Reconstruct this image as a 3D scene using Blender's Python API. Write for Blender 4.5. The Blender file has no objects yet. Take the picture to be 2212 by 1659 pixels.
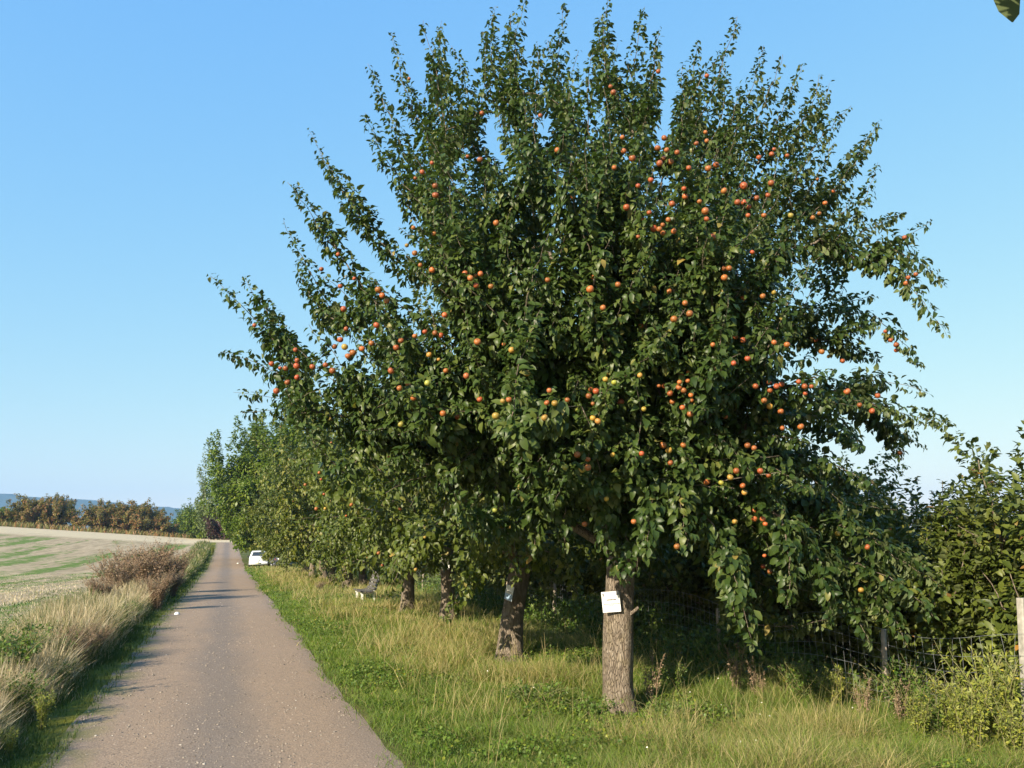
import bpy, math
import numpy as np
from collections import defaultdict
from mathutils import Vector, Matrix

sc = bpy.context.scene
COL = sc.collection
R = math.radians
K = 1024.0 / 2212.0            # photo reading scale -> 1024 px frame

# ------------------------------------------------------------------ camera, sky, sun, exposure
PITCH, FPX, EYE = R(10.27), 853.33, 2.3
cam_d = bpy.data.cameras.new("camera")
cam_d.lens, cam_d.sensor_width, cam_d.clip_end = 30.0, 36.0, 20000.0
cam = bpy.data.objects.new("camera", cam_d)
cam.location = (0, 0, EYE)
cam.rotation_euler = (R(90) + PITCH, 0, 0)
COL.objects.link(cam)
sc.camera = cam

SUN_EL, SUN_AZ = R(27), R(52)          # azimuth of the shadows, turned from +X towards +Y
world = bpy.data.worlds.new("World")
sc.world = world
world.use_nodes = True
wnt = world.node_tree
bg = wnt.nodes["Background"]
sky = wnt.nodes.new("ShaderNodeTexSky")
sky.sky_type = 'NISHITA'
sky.sun_disc = False
sky.sun_elevation = SUN_EL
sky.sun_rotation = math.atan2(-math.cos(SUN_AZ), -math.sin(SUN_AZ))
sky.altitude = 200
sky.air_density = 1.0
sky.dust_density = 0.4
sky.ozone_density = 1.0
# the camera's response to the sky: each channel of the sky texture is compressed a little
sep = wnt.nodes.new("ShaderNodeSeparateColor")
com = wnt.nodes.new("ShaderNodeCombineColor")
wnt.links.new(sky.outputs[0], sep.inputs[0])
for ch, (gain, gam) in enumerate(((.92, .81), (1.84, .46), (4.1, .02))):
    pw = wnt.nodes.new("ShaderNodeMath"); pw.operation = 'POWER'; pw.inputs[1].default_value = gam
    mu = wnt.nodes.new("ShaderNodeMath"); mu.operation = 'MULTIPLY'; mu.inputs[1].default_value = gain
    wnt.links.new(sep.outputs[ch], pw.inputs[0])
    wnt.links.new(pw.outputs[0], mu.inputs[0])
    wnt.links.new(mu.outputs[0], com.inputs[ch])
wnt.links.new(com.outputs[0], bg.inputs[0])
bg.inputs[1].default_value = 0.10

sun_d = bpy.data.lights.new("sun", 'SUN')
sun_d.energy = 4.5
sun_d.angle = R(0.5)
sun_d.color = (1.0, 0.87, 0.67)
sun = bpy.data.objects.new("sun", sun_d)
sun.rotation_euler = Vector((math.cos(SUN_AZ) * math.cos(SUN_EL), math.sin(SUN_AZ) * math.cos(SUN_EL),
                             -math.sin(SUN_EL))).to_track_quat('-Z', 'Y').to_euler()
COL.objects.link(sun)

sc.view_settings.view_transform = 'Standard'
sc.view_settings.look = 'None'
sc.view_settings.exposure = 1.2
sc.view_settings.gamma = 1.0
sc.render.engine = 'CYCLES'
cy = sc.cycles
cy.max_bounces, cy.diffuse_bounces, cy.glossy_bounces = 6, 3, 2
cy.transmission_bounces, cy.transparent_max_bounces, cy.volume_bounces = 3, 6, 0
cy.use_denoising = True
cy.caustics_reflective = cy.caustics_refractive = False

# ------------------------------------------------------------------ small helpers
def unit(v):
    v = np.asarray(v, float)
    return v / np.maximum(np.linalg.norm(v, axis=-1, keepdims=True), 1e-9)


def tag(o, label=None, cat=None, group=None, kind=None):
    if label: o["label"] = label
    if cat: o["category"] = cat
    if group: o["group"] = group
    if kind: o["kind"] = kind
    return o


def empty(name, loc=(0, 0, 0), rz=0.0):
    o = bpy.data.objects.new(name, None)
    o.empty_display_size = 0.2
    o.location = loc
    o.rotation_euler = (0, 0, rz)
    COL.objects.link(o)
    return o


def merge(parts):
    """[(V, F)] -> one (V, F); F are quads (a triangle repeats nothing: all builders give quads)."""
    vs, fs, k = [], [], 0
    for V, F in parts:
        V = np.asarray(V, float).reshape(-1, 3)
        vs.append(V)
        fs.append(np.asarray(F, int).reshape(-1, 4) + k)
        k += len(V)
    return np.concatenate(vs), np.concatenate(fs)


def mesh_data(name, V, F, mat, tone=None, smooth=True):
    me = bpy.data.meshes.new(name)
    V = np.ascontiguousarray(V, dtype=np.float32).reshape(-1, 3)
    F = np.ascontiguousarray(F, dtype=np.int32)
    n, m = F.shape
    me.vertices.add(len(V))
    me.vertices.foreach_set("co", V.ravel())
    me.loops.add(n * m)
    me.loops.foreach_set("vertex_index", F.ravel())
    me.polygons.add(n)
    me.polygons.foreach_set("loop_start", np.arange(0, n * m, m, dtype=np.int32))
    if tone is not None:
        a = me.attributes.new("tone", 'FLOAT', 'POINT')
        a.data.foreach_set("value", np.ascontiguousarray(tone, dtype=np.float32))
    me.update(calc_edges=True)
    if not smooth:
        me.shade_flat()
    if mat is not None:
        me.materials.append(mat)
    return me


def obj(name, me, parent=None, loc=(0, 0, 0), rot=(0, 0, 0), scale=(1, 1, 1)):
    o = bpy.data.objects.new(name, me)
    o.location, o.rotation_euler, o.scale = loc, rot, scale
    COL.objects.link(o)
    if parent is not None:
        o.parent = parent
    return o


def copy_tree(o, parent=None):
    c = o.copy()
    COL.objects.link(c)
    c.parent = parent
    for ch in list(o.children):
        copy_tree(ch, c)
    return c


def box(c, s, rz=0.0, bev=0.0):
    """A box, its edges cut when bev > 0 (as an 8-sided prism), centre c, size s."""
    x, y, z = s[0] / 2, s[1] / 2, s[2] / 2
    b = min(bev, x * .9, y * .9)
    if b > 0:
        ring = [(-x + b, -y), (x - b, -y), (x, -y + b), (x, y - b), (x - b, y), (-x + b, y), (-x, y - b), (-x, -y + b)]
    else:
        ring = [(-x, -y), (x, -y), (x, y), (-x, y)]
    n = len(ring)
    V = [(p[0], p[1], -z) for p in ring] + [(p[0], p[1], z) for p in ring]
    F = [(i, (i + 1) % n, n + (i + 1) % n, n + i) for i in range(n)]
    if n == 8:
        for o, flip in ((0, True), (8, False)):
            q = [(0, 1, 2, 3), (0, 3, 4, 7), (4, 5, 6, 7)]
            F += [tuple(o + i for i in (reversed(t) if flip else t)) for t in q]
    else:
        F += [(3, 2, 1, 0), (4, 5, 6, 7)]
    V = np.array(V, float)
    ca, sa = math.cos(rz), math.sin(rz)
    V = np.stack([V[:, 0] * ca - V[:, 1] * sa, V[:, 0] * sa + V[:, 1] * ca, V[:, 2]], 1) + np.array(c, float)
    return V, np.array(F)


def tube(pts, rad, sides=6, bump=0.0, rng=None, cap=True):
    P = np.asarray(pts, float)
    n = len(P)
    rad = np.broadcast_to(np.asarray(rad, float), (n,))
    T = np.gradient(P, axis=0) if n > 1 else np.array([[0, 0, 1.0]])
    T = unit(T)
    ref = np.array([1.0, 0, 0]) if abs(T[0][0]) < .9 else np.array([0, 1.0, 0])
    ang = np.linspace(0, 2 * math.pi, sides, endpoint=False)
    V = np.zeros((n, sides, 3))
    for i in range(n):
        ref = ref - T[i] * ref.dot(T[i])
        ref /= max(np.linalg.norm(ref), 1e-9)
        B = np.cross(T[i], ref)
        r = np.full(sides, rad[i])
        if bump and rng is not None:
            r = r * (1 + bump * rng.normal(size=sides))
        V[i] = P[i] + np.cos(ang)[:, None] * ref * r[:, None] + np.sin(ang)[:, None] * B * r[:, None]
    i, j = np.meshgrid(np.arange(n - 1), np.arange(sides), indexing='ij')
    j2 = (j + 1) % sides
    F = np.stack([i * sides + j, i * sides + j2, (i + 1) * sides + j2, (i + 1) * sides + j], -1).reshape(-1, 4)
    V = V.reshape(-1, 3)
    if cap and sides % 2 == 0:
        ex = []
        for o, flip in ((0, True), ((n - 1) * sides, False)):
            for k in range(1, sides - 2, 2):
                q = (o, o + k, o + k + 1, o + k + 2)
                ex.append(q[::-1] if flip else q)
        F = np.concatenate([F, np.array(ex)])
    return V, F


class Noise:
    """Smooth 2-D value noise."""
    def __init__(s, seed):
        s.g = np.random.default_rng(seed).random((256, 256))

    def __call__(s, x, y):
        x, y = np.asarray(x, float), np.asarray(y, float)
        xi, yi = np.floor(x).astype(int), np.floor(y).astype(int)
        fx, fy = x - xi, y - yi
        fx, fy = fx * fx * (3 - 2 * fx), fy * fy * (3 - 2 * fy)
        g = s.g
        a, b = g[xi & 255, yi & 255], g[(xi + 1) & 255, yi & 255]
        c, d = g[xi & 255, (yi + 1) & 255], g[(xi + 1) & 255, (yi + 1) & 255]
        return (a * (1 - fx) + b * fx) * (1 - fy) + (c * (1 - fx) + d * fx) * fy


# ------------------------------------------------------------------ terrain: s runs along the track, t across it (positive right)
CU, CV = -0.312, 0.950
S_K = [-60, 0, 15, 30, 50, 83, 110, 150, 200, 240, 330, 800, 9000]
Z_K = [0, 0, 0, -.05, -.20, -.46, -.05, 1.70, 2.45, 2.2, -8, -25, -25]


def st(x, y):
    return CU * x + CV * y, CV * x - CU * y


def xy(s, t):
    return CU * s + CV * t, CV * s - CU * t


def smooth(a, b, v):
    v = np.clip((np.asarray(v, float) - a) / (b - a), 0, 1)
    return v * v * (3 - 2 * v)


def height_st(s, t):
    z = sum(np.interp(np.asarray(s, float) + d, S_K, Z_K) for d in (-6, -2, 2, 6)) / 4
    left = np.maximum(-np.asarray(t, float) - 7, 0)
    return z + np.minimum(left, 160) * .066 * smooth(15, 170, s) * (1 - smooth(240, 420, s))


def height(x, y):
    return height_st(*st(np.asarray(x, float), np.asarray(y, float)))


def ray(px, py):
    X, Y = (px - 512) / FPX, (384 - py) / FPX
    return np.array([X, math.cos(PITCH) - Y * math.sin(PITCH), math.sin(PITCH) + Y * math.cos(PITCH)])


def D(x, y):
    """Direction of a photo reading."""
    return ray(x * K, y * K)


EYEP = np.array([0, 0, EYE])


def on_ground(x, y, zadd=0.0):
    d = D(x, y)
    k = np.concatenate([np.arange(2, 60, .02), np.arange(60, 400, .2)])
    P = EYEP + k[:, None] * d
    hit = np.nonzero(P[:, 2] <= height(P[:, 0], P[:, 1]) + zadd)[0]
    return P[hit[0]] if len(hit) else P[-1]


def at_y(x, y, wy):
    d = D(x, y)
    return EYEP + d * (wy / d[1])


def project(P):
    P = np.asarray(P, float) - EYEP
    cf = P[:, 1] * math.cos(PITCH) + P[:, 2] * math.sin(PITCH)
    cu = -P[:, 1] * math.sin(PITCH) + P[:, 2] * math.cos(PITCH)
    cf = np.where(cf > .1, cf, np.nan)
    return 512 + P[:, 0] / cf * FPX, 384 - cu / cf * FPX, cf


# ------------------------------------------------------------------ materials
class NT:
    def __init__(s, name):
        s.m = bpy.data.materials.new(name)
        s.m.use_nodes = True
        s.t = s.m.node_tree
        s.b = s.t.nodes["Principled BSDF"]
        s.out = s.t.nodes["Material Output"]

    def n(s, typ, props=None, **ins):
        nd = s.t.nodes.new("ShaderNode" + typ)
        for k, v in (props or {}).items():
            setattr(nd, k, v)
        for k, v in ins.items():
            key = int(k[1:]) if k[0] == 'i' and k[1:].isdigit() else k.replace('_', ' ')
            s.set(nd.inputs[key], v)
        return nd

    def set(s, sock, v):
        if isinstance(v, bpy.types.NodeSocket):
            s.t.links.new(v, sock)
        elif isinstance(v, (tuple, list)) and len(v) == 3 and sock.type == 'RGBA':
            sock.default_value = (*v, 1)
        else:
            sock.default_value = v

    def math(s, op, a, b=0.0, c=0.0):
        return s.n("Math", {"operation": op}, i0=a, i1=b, i2=c).outputs[0]

    def mix(s, f, a, b, blend='MIX'):
        nd = s.n("MixRGB", {"blend_type": blend}, i0=f, i1=a, i2=b)
        return nd.outputs[0]

    def ramp(s, f, stops, interp='LINEAR'):
        nd = s.n("ValToRGB", i0=f)
        cr = nd.color_ramp
        cr.interpolation = interp
        while len(cr.elements) > 1:
            cr.elements.remove(cr.elements[-1])
        for k, (p, c) in enumerate(stops):
            e = cr.elements[0] if k == 0 else cr.elements.new(p)
            e.position = p
            e.color = (*c, 1) if not isinstance(c, (int, float)) else (c, c, c, 1)
        return nd.outputs[0]

    def noise(s, vec, scale, detail=4.0, rough=.55, dist=0.0):
        return s.n("TexNoise", Vector=vec, Scale=scale, Detail=detail, Roughness=rough, Distortion=dist).outputs[0]

    def bump(s, h, strength, dist=.02):
        nd = s.n("Bump", Height=h, Strength=strength, Distance=dist)
        s.set(s.b.inputs["Normal"], nd.outputs[0])

    def p(s, **kw):
        for k, v in kw.items():
            s.set(s.b.inputs[k.replace('_', ' ')], v)
        return s.m


def plain(name, col, rough=.6, metal=0.0, var=.25, scale=6.0, spec=.4):
    q = NT(name)
    co = q.n("TexCoord").outputs["Object"]
    f = q.noise(co, scale, 5)
    c = q.mix(q.ramp(f, [(.3, 0.0), (.7, 1.0)]), tuple(x * (1 - var) for x in col), tuple(min(1, x * (1 + var)) for x in col))
    return q.p(Base_Color=c, Roughness=rough, Metallic=metal, Specular_IOR_Level=spec)


def leaf_mat(name, stops, under=1.7, rough=.42, trans=.22, spec=.28, glow=(1.5, 1.7, .7)):
    """tone picks the colour along stops; the underside is paler."""
    q = NT(name)
    tone = q.n("Attribute", {"attribute_name": "tone"}).outputs["Fac"]
    top = q.ramp(tone, stops)
    back = q.n("NewGeometry").outputs["Backfacing"]
    pale = q.mix(.42, top, (.19, .22, .11))
    pale = q.mix(1.0, pale, (under * .62,) * 3, 'MULTIPLY')
    c = q.mix(back, top, pale)
    q.p(Base_Color=c, Roughness=q.math('ADD', q.math('MULTIPLY', back, .3), rough), Specular_IOR_Level=spec)
    tr = q.n("BsdfTranslucent", Color=q.mix(1.0, top, glow, 'MULTIPLY'))
    mx = q.n("MixShader", i0=trans, i1=q.b.outputs[0], i2=tr.outputs[0])
    q.t.links.new(mx.outputs[0], q.out.inputs[0])
    return q.m


M_APPLE_LEAF = leaf_mat("apple_leaf", [(0, (.023, .047, .010)), (.5, (.051, .083, .017)), (.85, (.11, .135, .030)), (.97, (.17, .17, .05)), (1, (.26, .19, .05))])
M_ROW_LEAF = leaf_mat("row_leaf", [(0, (.042, .066, .010)), (.5, (.088, .115, .018)), (.85, (.155, .165, .035)), (.95, (.20, .19, .06)), (1, (.28, .19, .05))])
M_OLIVE_LEAF = leaf_mat("olive_leaf", [(0, (.055, .075, .010)), (.5, (.115, .135, .018)), (.85, (.19, .175, .035)), (1, (.22, .18, .045))])
M_WALNUT_LEAF = leaf_mat("bright_leaf", [(0, (.052, .095, .008)), (.5, (.105, .155, .015)), (1, (.19, .21, .035))])
M_PALE_LEAF = leaf_mat("pale_leaf", [(0, (.10, .15, .06)), (1, (.24, .27, .12))])
M_ORCHARD_LEAF = leaf_mat("orchard_leaf", [(0, (.042, .064, .012)), (.6, (.105, .13, .022)), (.92, (.18, .18, .04)), (.985, (.2, .1, .04)), (1, (.4, .2, .03))])
M_RED_LEAF = leaf_mat("copper_leaf", [(0, (.03, .014, .014)), (1, (.085, .04, .032))])
M_HAW_LEAF = leaf_mat("hedge_leaf", [(0, (.085, .095, .02)), (.4, (.17, .15, .035)), (.65, (.29, .15, .07)), (1, (.38, .17, .09))])
M_DRY = leaf_mat("dry_plant", [(0, (.15, .105, .07)), (.6, (.28, .20, .135)), (1, (.43, .335, .225))], under=1.5, rough=.8, trans=.1, spec=.1, glow=(1.3, 1.1, .8))
M_WEED = leaf_mat("weed_leaf", [(0, (.042, .088, .013)), (.6, (.095, .155, .02)), (.9, (.17, .20, .03)), (1, (.38, .34, .03))])
M_GOLD = leaf_mat("golden_weed", [(0, (.10, .14, .02)), (.5, (.22, .24, .04)), (.85, (.34, .32, .06)), (1, (.55, .43, .04))])
M_GRASS = leaf_mat("grass_blade", [(0, (.068, .14, .012)), (.35, (.145, .225, .024)), (.6, (.24, .275, .05)), (.8, (.38, .31, .13)), (1, (.54, .44, .23))], glow=(1.5, 1.5, .7), under=1.5, rough=.55, trans=.38, spec=.25)

M_STRAW = leaf_mat("straw", [(0, (.035, .075, .012)), (.35, (.08, .13, .022)), (.6, (.16, .17, .05)), (.75, (.42, .33, .19)), (.9, (.55, .46, .31)), (1, (.60, .53, .41))], under=1.5, rough=.6, trans=.25, spec=.2, glow=(1.35, 1.2, .75))


def bark_mat():
    q = NT("bark")
    co = q.n("TexCoord").outputs["Object"]
    m = q.n("Mapping", Vector=co, Scale=(1, 1, .22)).outputs[0]
    f = q.noise(m, 19, 8, .7, .8)
    g = q.noise(co, 5, 4)
    v = q.n("TexVoronoi", {"feature": 'DISTANCE_TO_EDGE'}, Vector=m, Scale=46.0, Randomness=1.0).outputs[0]
    crack = q.ramp(q.math('ADD', v, q.math('MULTIPLY', f, .22)), [(.06, 0.0), (.26, 1.0)])
    c = q.ramp(f, [(.28, (.13, .102, .078)), (.5, (.255, .208, .16)), (.72, (.40, .345, .28))])
    c = q.mix(q.ramp(g, [(.5, 0.0), (.75, .5)]), c, (.24, .20, .10))
    c = q.mix(q.math('MULTIPLY', q.math('SUBTRACT', 1.0, crack), .45), c, (.13, .09, .06))
    h = q.math('ADD', q.math('MULTIPLY', f, .7), q.math('MULTIPLY', crack, .5))
    q.bump(h, 1.0, .05)
    return q.p(Base_Color=c, Roughness=.9, Specular_IOR_Level=.15)


M_BARK = bark_mat()


def apple_mat():
    q = NT("apple_skin")
    info = q.n("ObjectInfo")
    co = q.n("TexCoord").outputs["Object"]
    off = q.n("VectorMath", {"operation": 'ADD'}, i0=co, i1=q.n("CombineXYZ", X=q.math('MULTIPLY', info.outputs["Random"], 40.0)).outputs[0]).outputs[0]
    f = q.noise(off, 9.0, 3)
    streak = q.noise(q.n("Mapping", Vector=off, Scale=(60, 60, 8)).outputs[0], 1.0, 3)
    blush = q.ramp(q.math('ADD', q.math('MULTIPLY', f, .8), q.math('MULTIPLY', streak, .25)), [(.38, 0.0), (.60, 1.0)])
    ground = q.mix(.72, info.outputs["Color"], (.40, .25, .05))
    c = q.mix(blush, ground, info.outputs["Color"])
    return q.p(Base_Color=c, Roughness=.42, Specular_IOR_Level=.4)


M_APPLE = apple_mat()


def pos_ts(q):
    p = q.n("NewGeometry").outputs["Position"]
    return q.n("VectorRotate", {"rotation_type": 'Z_AXIS'}, Vector=p, Angle=-math.atan2(-CU, CV)).outputs[0]


def track_mat():
    q = NT("gravel_track")
    v = pos_ts(q)
    x = q.n("SeparateXYZ", Vector=v).outputs[0]
    big = q.noise(q.n("Mapping", Vector=v, Scale=(1, .35, 1)).outputs[0], 1.1, 5, .6)
    mid = q.noise(v, 9, 4, .7)
    fine = q.noise(v, 48, 3, .75)
    # dusty wheel lanes are warmer, the crown between them grey gravel
    lane = q.math('ABSOLUTE', q.math('ADD', x, q.math('MULTIPLY', q.math('SUBTRACT', big, .5), .9)))
    lanes = q.ramp(q.math('DIVIDE', lane, 2.0), [(.08, 0.0), (.36, 1.0), (.66, .9), (.9, .2)])
    c = q.mix(lanes, (.205, .168, .142), (.345, .248, .172))
    c = q.mix(q.ramp(mid, [(.35, .45), (.62, 0.0)]), c, (.24, .185, .14))
    vor = q.n("TexVoronoi", Vector=v, Scale=32.0)
    cell = q.n("SeparateColor", Color=vor.outputs["Color"]).outputs[0]
    stone = q.math('MULTIPLY', q.ramp(vor.outputs["Distance"], [(.16, 1.0), (.34, 0.0)]), q.ramp(cell, [(.78, 0.0), (.82, 1.0)]))
    c = q.mix(q.math('MULTIPLY', stone, .8), c, q.ramp(cell, [(.86, (.31, .26, .21)), (.985, (.38, .33, .27)), (1, (.50, .46, .40))]))
    dark = q.math('MULTIPLY', q.ramp(vor.outputs["Distance"], [(.1, 1.0), (.3, 0.0)]), q.ramp(cell, [(.16, 1.0), (.22, 0.0)]))
    c = q.mix(q.math('MULTIPLY', dark, .6), c, (.12, .10, .085))
    c = q.mix(q.ramp(fine, [(.36, .75), (.54, 0.0)]), c, (.13, .10, .08))
    c = q.mix(q.ramp(fine, [(.54, 0.0), (.68, .55)]), c, (.42, .345, .27))
    moss = q.math('MULTIPLY', q.ramp(q.math('DIVIDE', q.math('ADD', x, 2.0), 2.0), [(.10, 1.0), (.42, 0.0)]), q.ramp(q.noise(v, 1.3, 5, .6), [(.42, 0.0), (.56, 1.0)]))
    c = q.mix(q.math('MULTIPLY', moss, .85), c, q.mix(fine, (.10, .125, .012), (.20, .20, .03)))
    h = q.math('ADD', q.math('ADD', q.math('MULTIPLY', fine, .5), q.math('MULTIPLY', mid, .5)), stone)
    q.bump(h, .8, .015)
    return q.p(Base_Color=c, Roughness=.95, Specular_IOR_Level=.15)


def field_mat():
    q = NT("stubble_field")
    v = pos_ts(q)
    sp = q.n("SeparateXYZ", Vector=v)
    x, y = sp.outputs[0], sp.outputs[1]
    rot = q.n("Mapping", Vector=v, Rotation=(0, 0, R(4))).outputs[0]
    lng = q.n("Mapping", Vector=rot, Scale=(1, .07, 1)).outputs[0]
    bands = q.noise(lng, .24, 4, .65, .3)
    rows = q.noise(q.n("Mapping", Vector=rot, Scale=(1, .10, 1)).outputs[0], 1.5, 5, .65)
    f = q.noise(v, 3.0, 6, .7)
    fine = q.noise(v, 30, 4, .7)
    c = q.mix(q.ramp(f, [(.3, 0.0), (.7, 1.0)]), (.31, .235, .145), (.52, .42, .29))
    c = q.mix(q.ramp(rows, [(.36, .75), (.6, 0.0)]), c, (.23, .185, .115))
    g = q.math('ADD', bands, q.math('MULTIPLY', q.math('SUBTRACT', q.noise(v, .9, 6, .72), .5), .62))
    green = q.math('MULTIPLY', q.ramp(g, [(.50, 0.0), (.575, 1.0)]), q.ramp(q.math('DIVIDE', y, 200.0), [(.03, .0), (.10, 1.0), (.70, 1.0), (.73, 0.0)]))
    c = q.mix(q.math('MULTIPLY', green, .95), c, q.mix(fine, (.07, .145, .02), (.14, .20, .045)))
    pale = q.ramp(q.math('DIVIDE', y, 200.0), [(.72, 0.0), (.75, 1.0)])
    c = q.mix(q.math('MULTIPLY', pale, .8), c, (.55, .46, .31))
    rust = q.ramp(q.math('DIVIDE', y, 240.0), [(.795, 0.0), (.82, 1.0)])
    c = q.mix(rust, c, q.mix(f, (.14, .10, .04), (.26, .17, .06)))
    q.bump(q.math('ADD', fine, q.math('MULTIPLY', rows, 2.0)), .6, .06)
    return q.p(Base_Color=c, Roughness=.95, Specular_IOR_Level=.1)


def ground_mat():
    q = NT("verge_soil")
    v = pos_ts(q)
    f = q.noise(v, 1.2, 6, .65)
    g = q.noise(v, 14, 4, .7)
    c = q.ramp(f, [(.3, (.06, .095, .018)), (.5, (.10, .12, .03)), (.7, (.19, .16, .06))])
    c = q.mix(q.ramp(g, [(.35, .7), (.6, 0.0)]), c, (.045, .04, .02))
    x = q.n("SeparateXYZ", Vector=v).outputs[0]
    m = q.math('MULTIPLY', q.ramp(q.noise(v, 1.6, 5, .65), [(.40, .25), (.58, 1.0)]), q.ramp(q.math('DIVIDE', q.math('ADD', x, 4.0), 4.0), [(.36, 0.0), (.44, 1.0), (.60, 1.0), (.62, 0.0)]))
    c = q.mix(m, c, q.mix(g, (.09, .10, .012), (.24, .22, .03)))
    q.bump(g, .7, .05)
    return q.p(Base_Color=c, Roughness=.95, Specular_IOR_Level=.1)


M_TRACK, M_FIELD, M_GROUND = track_mat(), field_mat(), ground_mat()

# ------------------------------------------------------------------ ground sheets (one grid, cut along the track's ragged edges)
NZ = [Noise(k) for k in range(8)]


def edge_l(s):
    return -1.74 + .16 * (NZ[0](s * .25, 0 * s) - .5) + .10 * (NZ[1](s * 1.7, 0 * s + 3) - .5)


def edge_r(s):
    return 1.76 + .20 * (NZ[2](s * .22, 0 * s) - .5) + .08 * (NZ[3](s * 1.9, 0 * s + 3) - .5)


def sheet(name, s_lines, cols, mat, zoff=0.0, rough=0.0):
    """cols: functions of s giving the t of each grid line."""
    s = np.asarray(s_lines, float)
    T = np.stack([c(s) for c in cols], 1)
    Sg = np.repeat(s[:, None], T.shape[1], 1)
    Z = height_st(Sg, T) + zoff
    if rough:
        Z = Z + rough * (NZ[4](Sg * 1.1, T * 1.6) - .5) * np.sin(np.linspace(0, math.pi, T.shape[1]))
    X, Y = xy(Sg, T)
    n, m = T.shape
    i, j = np.meshgrid(np.arange(n - 1), np.arange(m - 1), indexing='ij')
    F = np.stack([i * m + j, i * m + j + 1, (i + 1) * m + j + 1, (i + 1) * m + j], -1).reshape(-1, 4)
    o = obj(name, mesh_data(name, np.stack([X, Y, Z], -1).reshape(-1, 3), F, mat))
    tag(o, kind="structure")
    return o


def const(v):
    return lambda s: np.full_like(s, v)


S_NEAR = np.concatenate([np.arange(-20, 60, .25), np.arange(60, 152.1, 1.0)])
S_FAR = np.concatenate([np.arange(152, 330, 6.0), np.array([340, 420, 520, 700, 1000, 2000, 4000, 9000])])
right_cols = [edge_r] + [const(v) for v in (2.4, 3, 3.6, 4.4, 5.4, 6.5, 8, 10, 13, 17, 25, 40, 80, 160, 400, 1500, 6000)]
strip_cols = [const(v) for v in (-4.3, -3.8, -3.2, -2.6, -2.1)] + [edge_l]
field_cols = [const(v) for v in (-6000, -1500, -500, -300, -220, -167, -140, -110, -90, -70, -56, -45, -36, -28, -22, -17, -13, -10, -8, -7, -6, -5, -4.3)]
sheet("ground", S_NEAR, right_cols, M_GROUND)
sheet("verge", S_NEAR, strip_cols, M_GROUND)
sheet("farm_track", S_NEAR, [edge_l] + [lambda s, f=f: edge_l(s) * (1 - f) + edge_r(s) * f for f in (.12, .25, .38, .5, .62, .75, .88)] + [edge_r], M_TRACK, 0.0, .03)
sheet("field", S_NEAR, field_cols, M_FIELD, 0.0, .05)
sheet("land", S_FAR, field_cols + strip_cols[1:-1] + [const(-1.74), const(0), const(1.76)] + right_cols[1:], M_FIELD)

# ------------------------------------------------------------------ leaves, blades, tubes
PROF_APPLE = ((0, .10), (.36, 1.0), (.74, .72), (1, .05))
PROF_LONG = ((0, .12), (.40, 1.0), (.76, .62), (1, .04))
PROF_SMALL = ((0, .15), (.48, 1.0), (1, .08))


def leaf_geo(P, A, N, L, W, bend, fold, prof):
    n = len(P)
    A = unit(A)
    N = unit(N - A * np.sum(N * A, 1, keepdims=True))
    S = np.cross(N, A)
    L, W, bend, fold = (np.broadcast_to(np.asarray(v, float), (n,))[:, None] for v in (L, W, bend, fold))
    k = len(prof)
    V = np.zeros((n, k, 3, 3))
    for i, (t, w) in enumerate(prof):
        c = P + A * L * (t - .30 * bend * t * t) - N * L * bend * t * t * .8
        s, h = S * W * w * .5, N * W * w * .5 * fold
        V[:, i, 0], V[:, i, 1], V[:, i, 2] = c + s + h, c, c - s + h
    base = (np.arange(n) * k * 3)[:, None, None]
    q = []
    for i in range(k - 1):
        a, b = i * 3, (i + 1) * 3
        q += [(a + 1, b + 1, b, a), (a + 2, b + 2, b + 1, a + 1)]
    F = (base + np.array(q)[None]).reshape(-1, 4)
    return V.reshape(-1, 3), F, k * 3


def blades(P, H, W, lean, tone, rng, curl=.5):
    """Grass blades as 3-station strips."""
    n = len(P)
    a = rng.uniform(0, 2 * math.pi, n)
    d = np.stack([np.cos(a), np.sin(a), 0 * a], 1)
    f = rng.uniform(0, 2 * math.pi, n)
    side = np.stack([np.cos(f), np.sin(f), 0 * f], 1)
    up = np.array([0, 0, 1.0])
    H, W, lean = (np.asarray(v, float).reshape(-1, 1) for v in (H, W, lean))
    V = np.zeros((n, 6, 3))
    for i, (t, w) in enumerate(((0, 1.0), (.55, .8), (1, .12))):
        c = P + up * H * (t - .35 * lean * t * t) + d * H * lean * (t * (1 - curl) + t * t * curl)
        V[:, 2 * i] = c + side * W * w * .5
        V[:, 2 * i + 1] = c - side * W * w * .5
    F = ((np.arange(n) * 6)[:, None, None] + np.array([(0, 1, 3, 2), (2, 3, 5, 4)])[None]).reshape(-1, 4)
    return V.reshape(-1, 3), F, np.repeat(tone, 6)


# ------------------------------------------------------------------ trees grown from plumes (leafy shoots) tied back to a trunk
def bez(a, c, b, n):
    t = np.linspace(0, 1, n + 1)[1:, None]
    return a * (1 - t) ** 2 + 2 * c * t * (1 - t) + b * t * t


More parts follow.
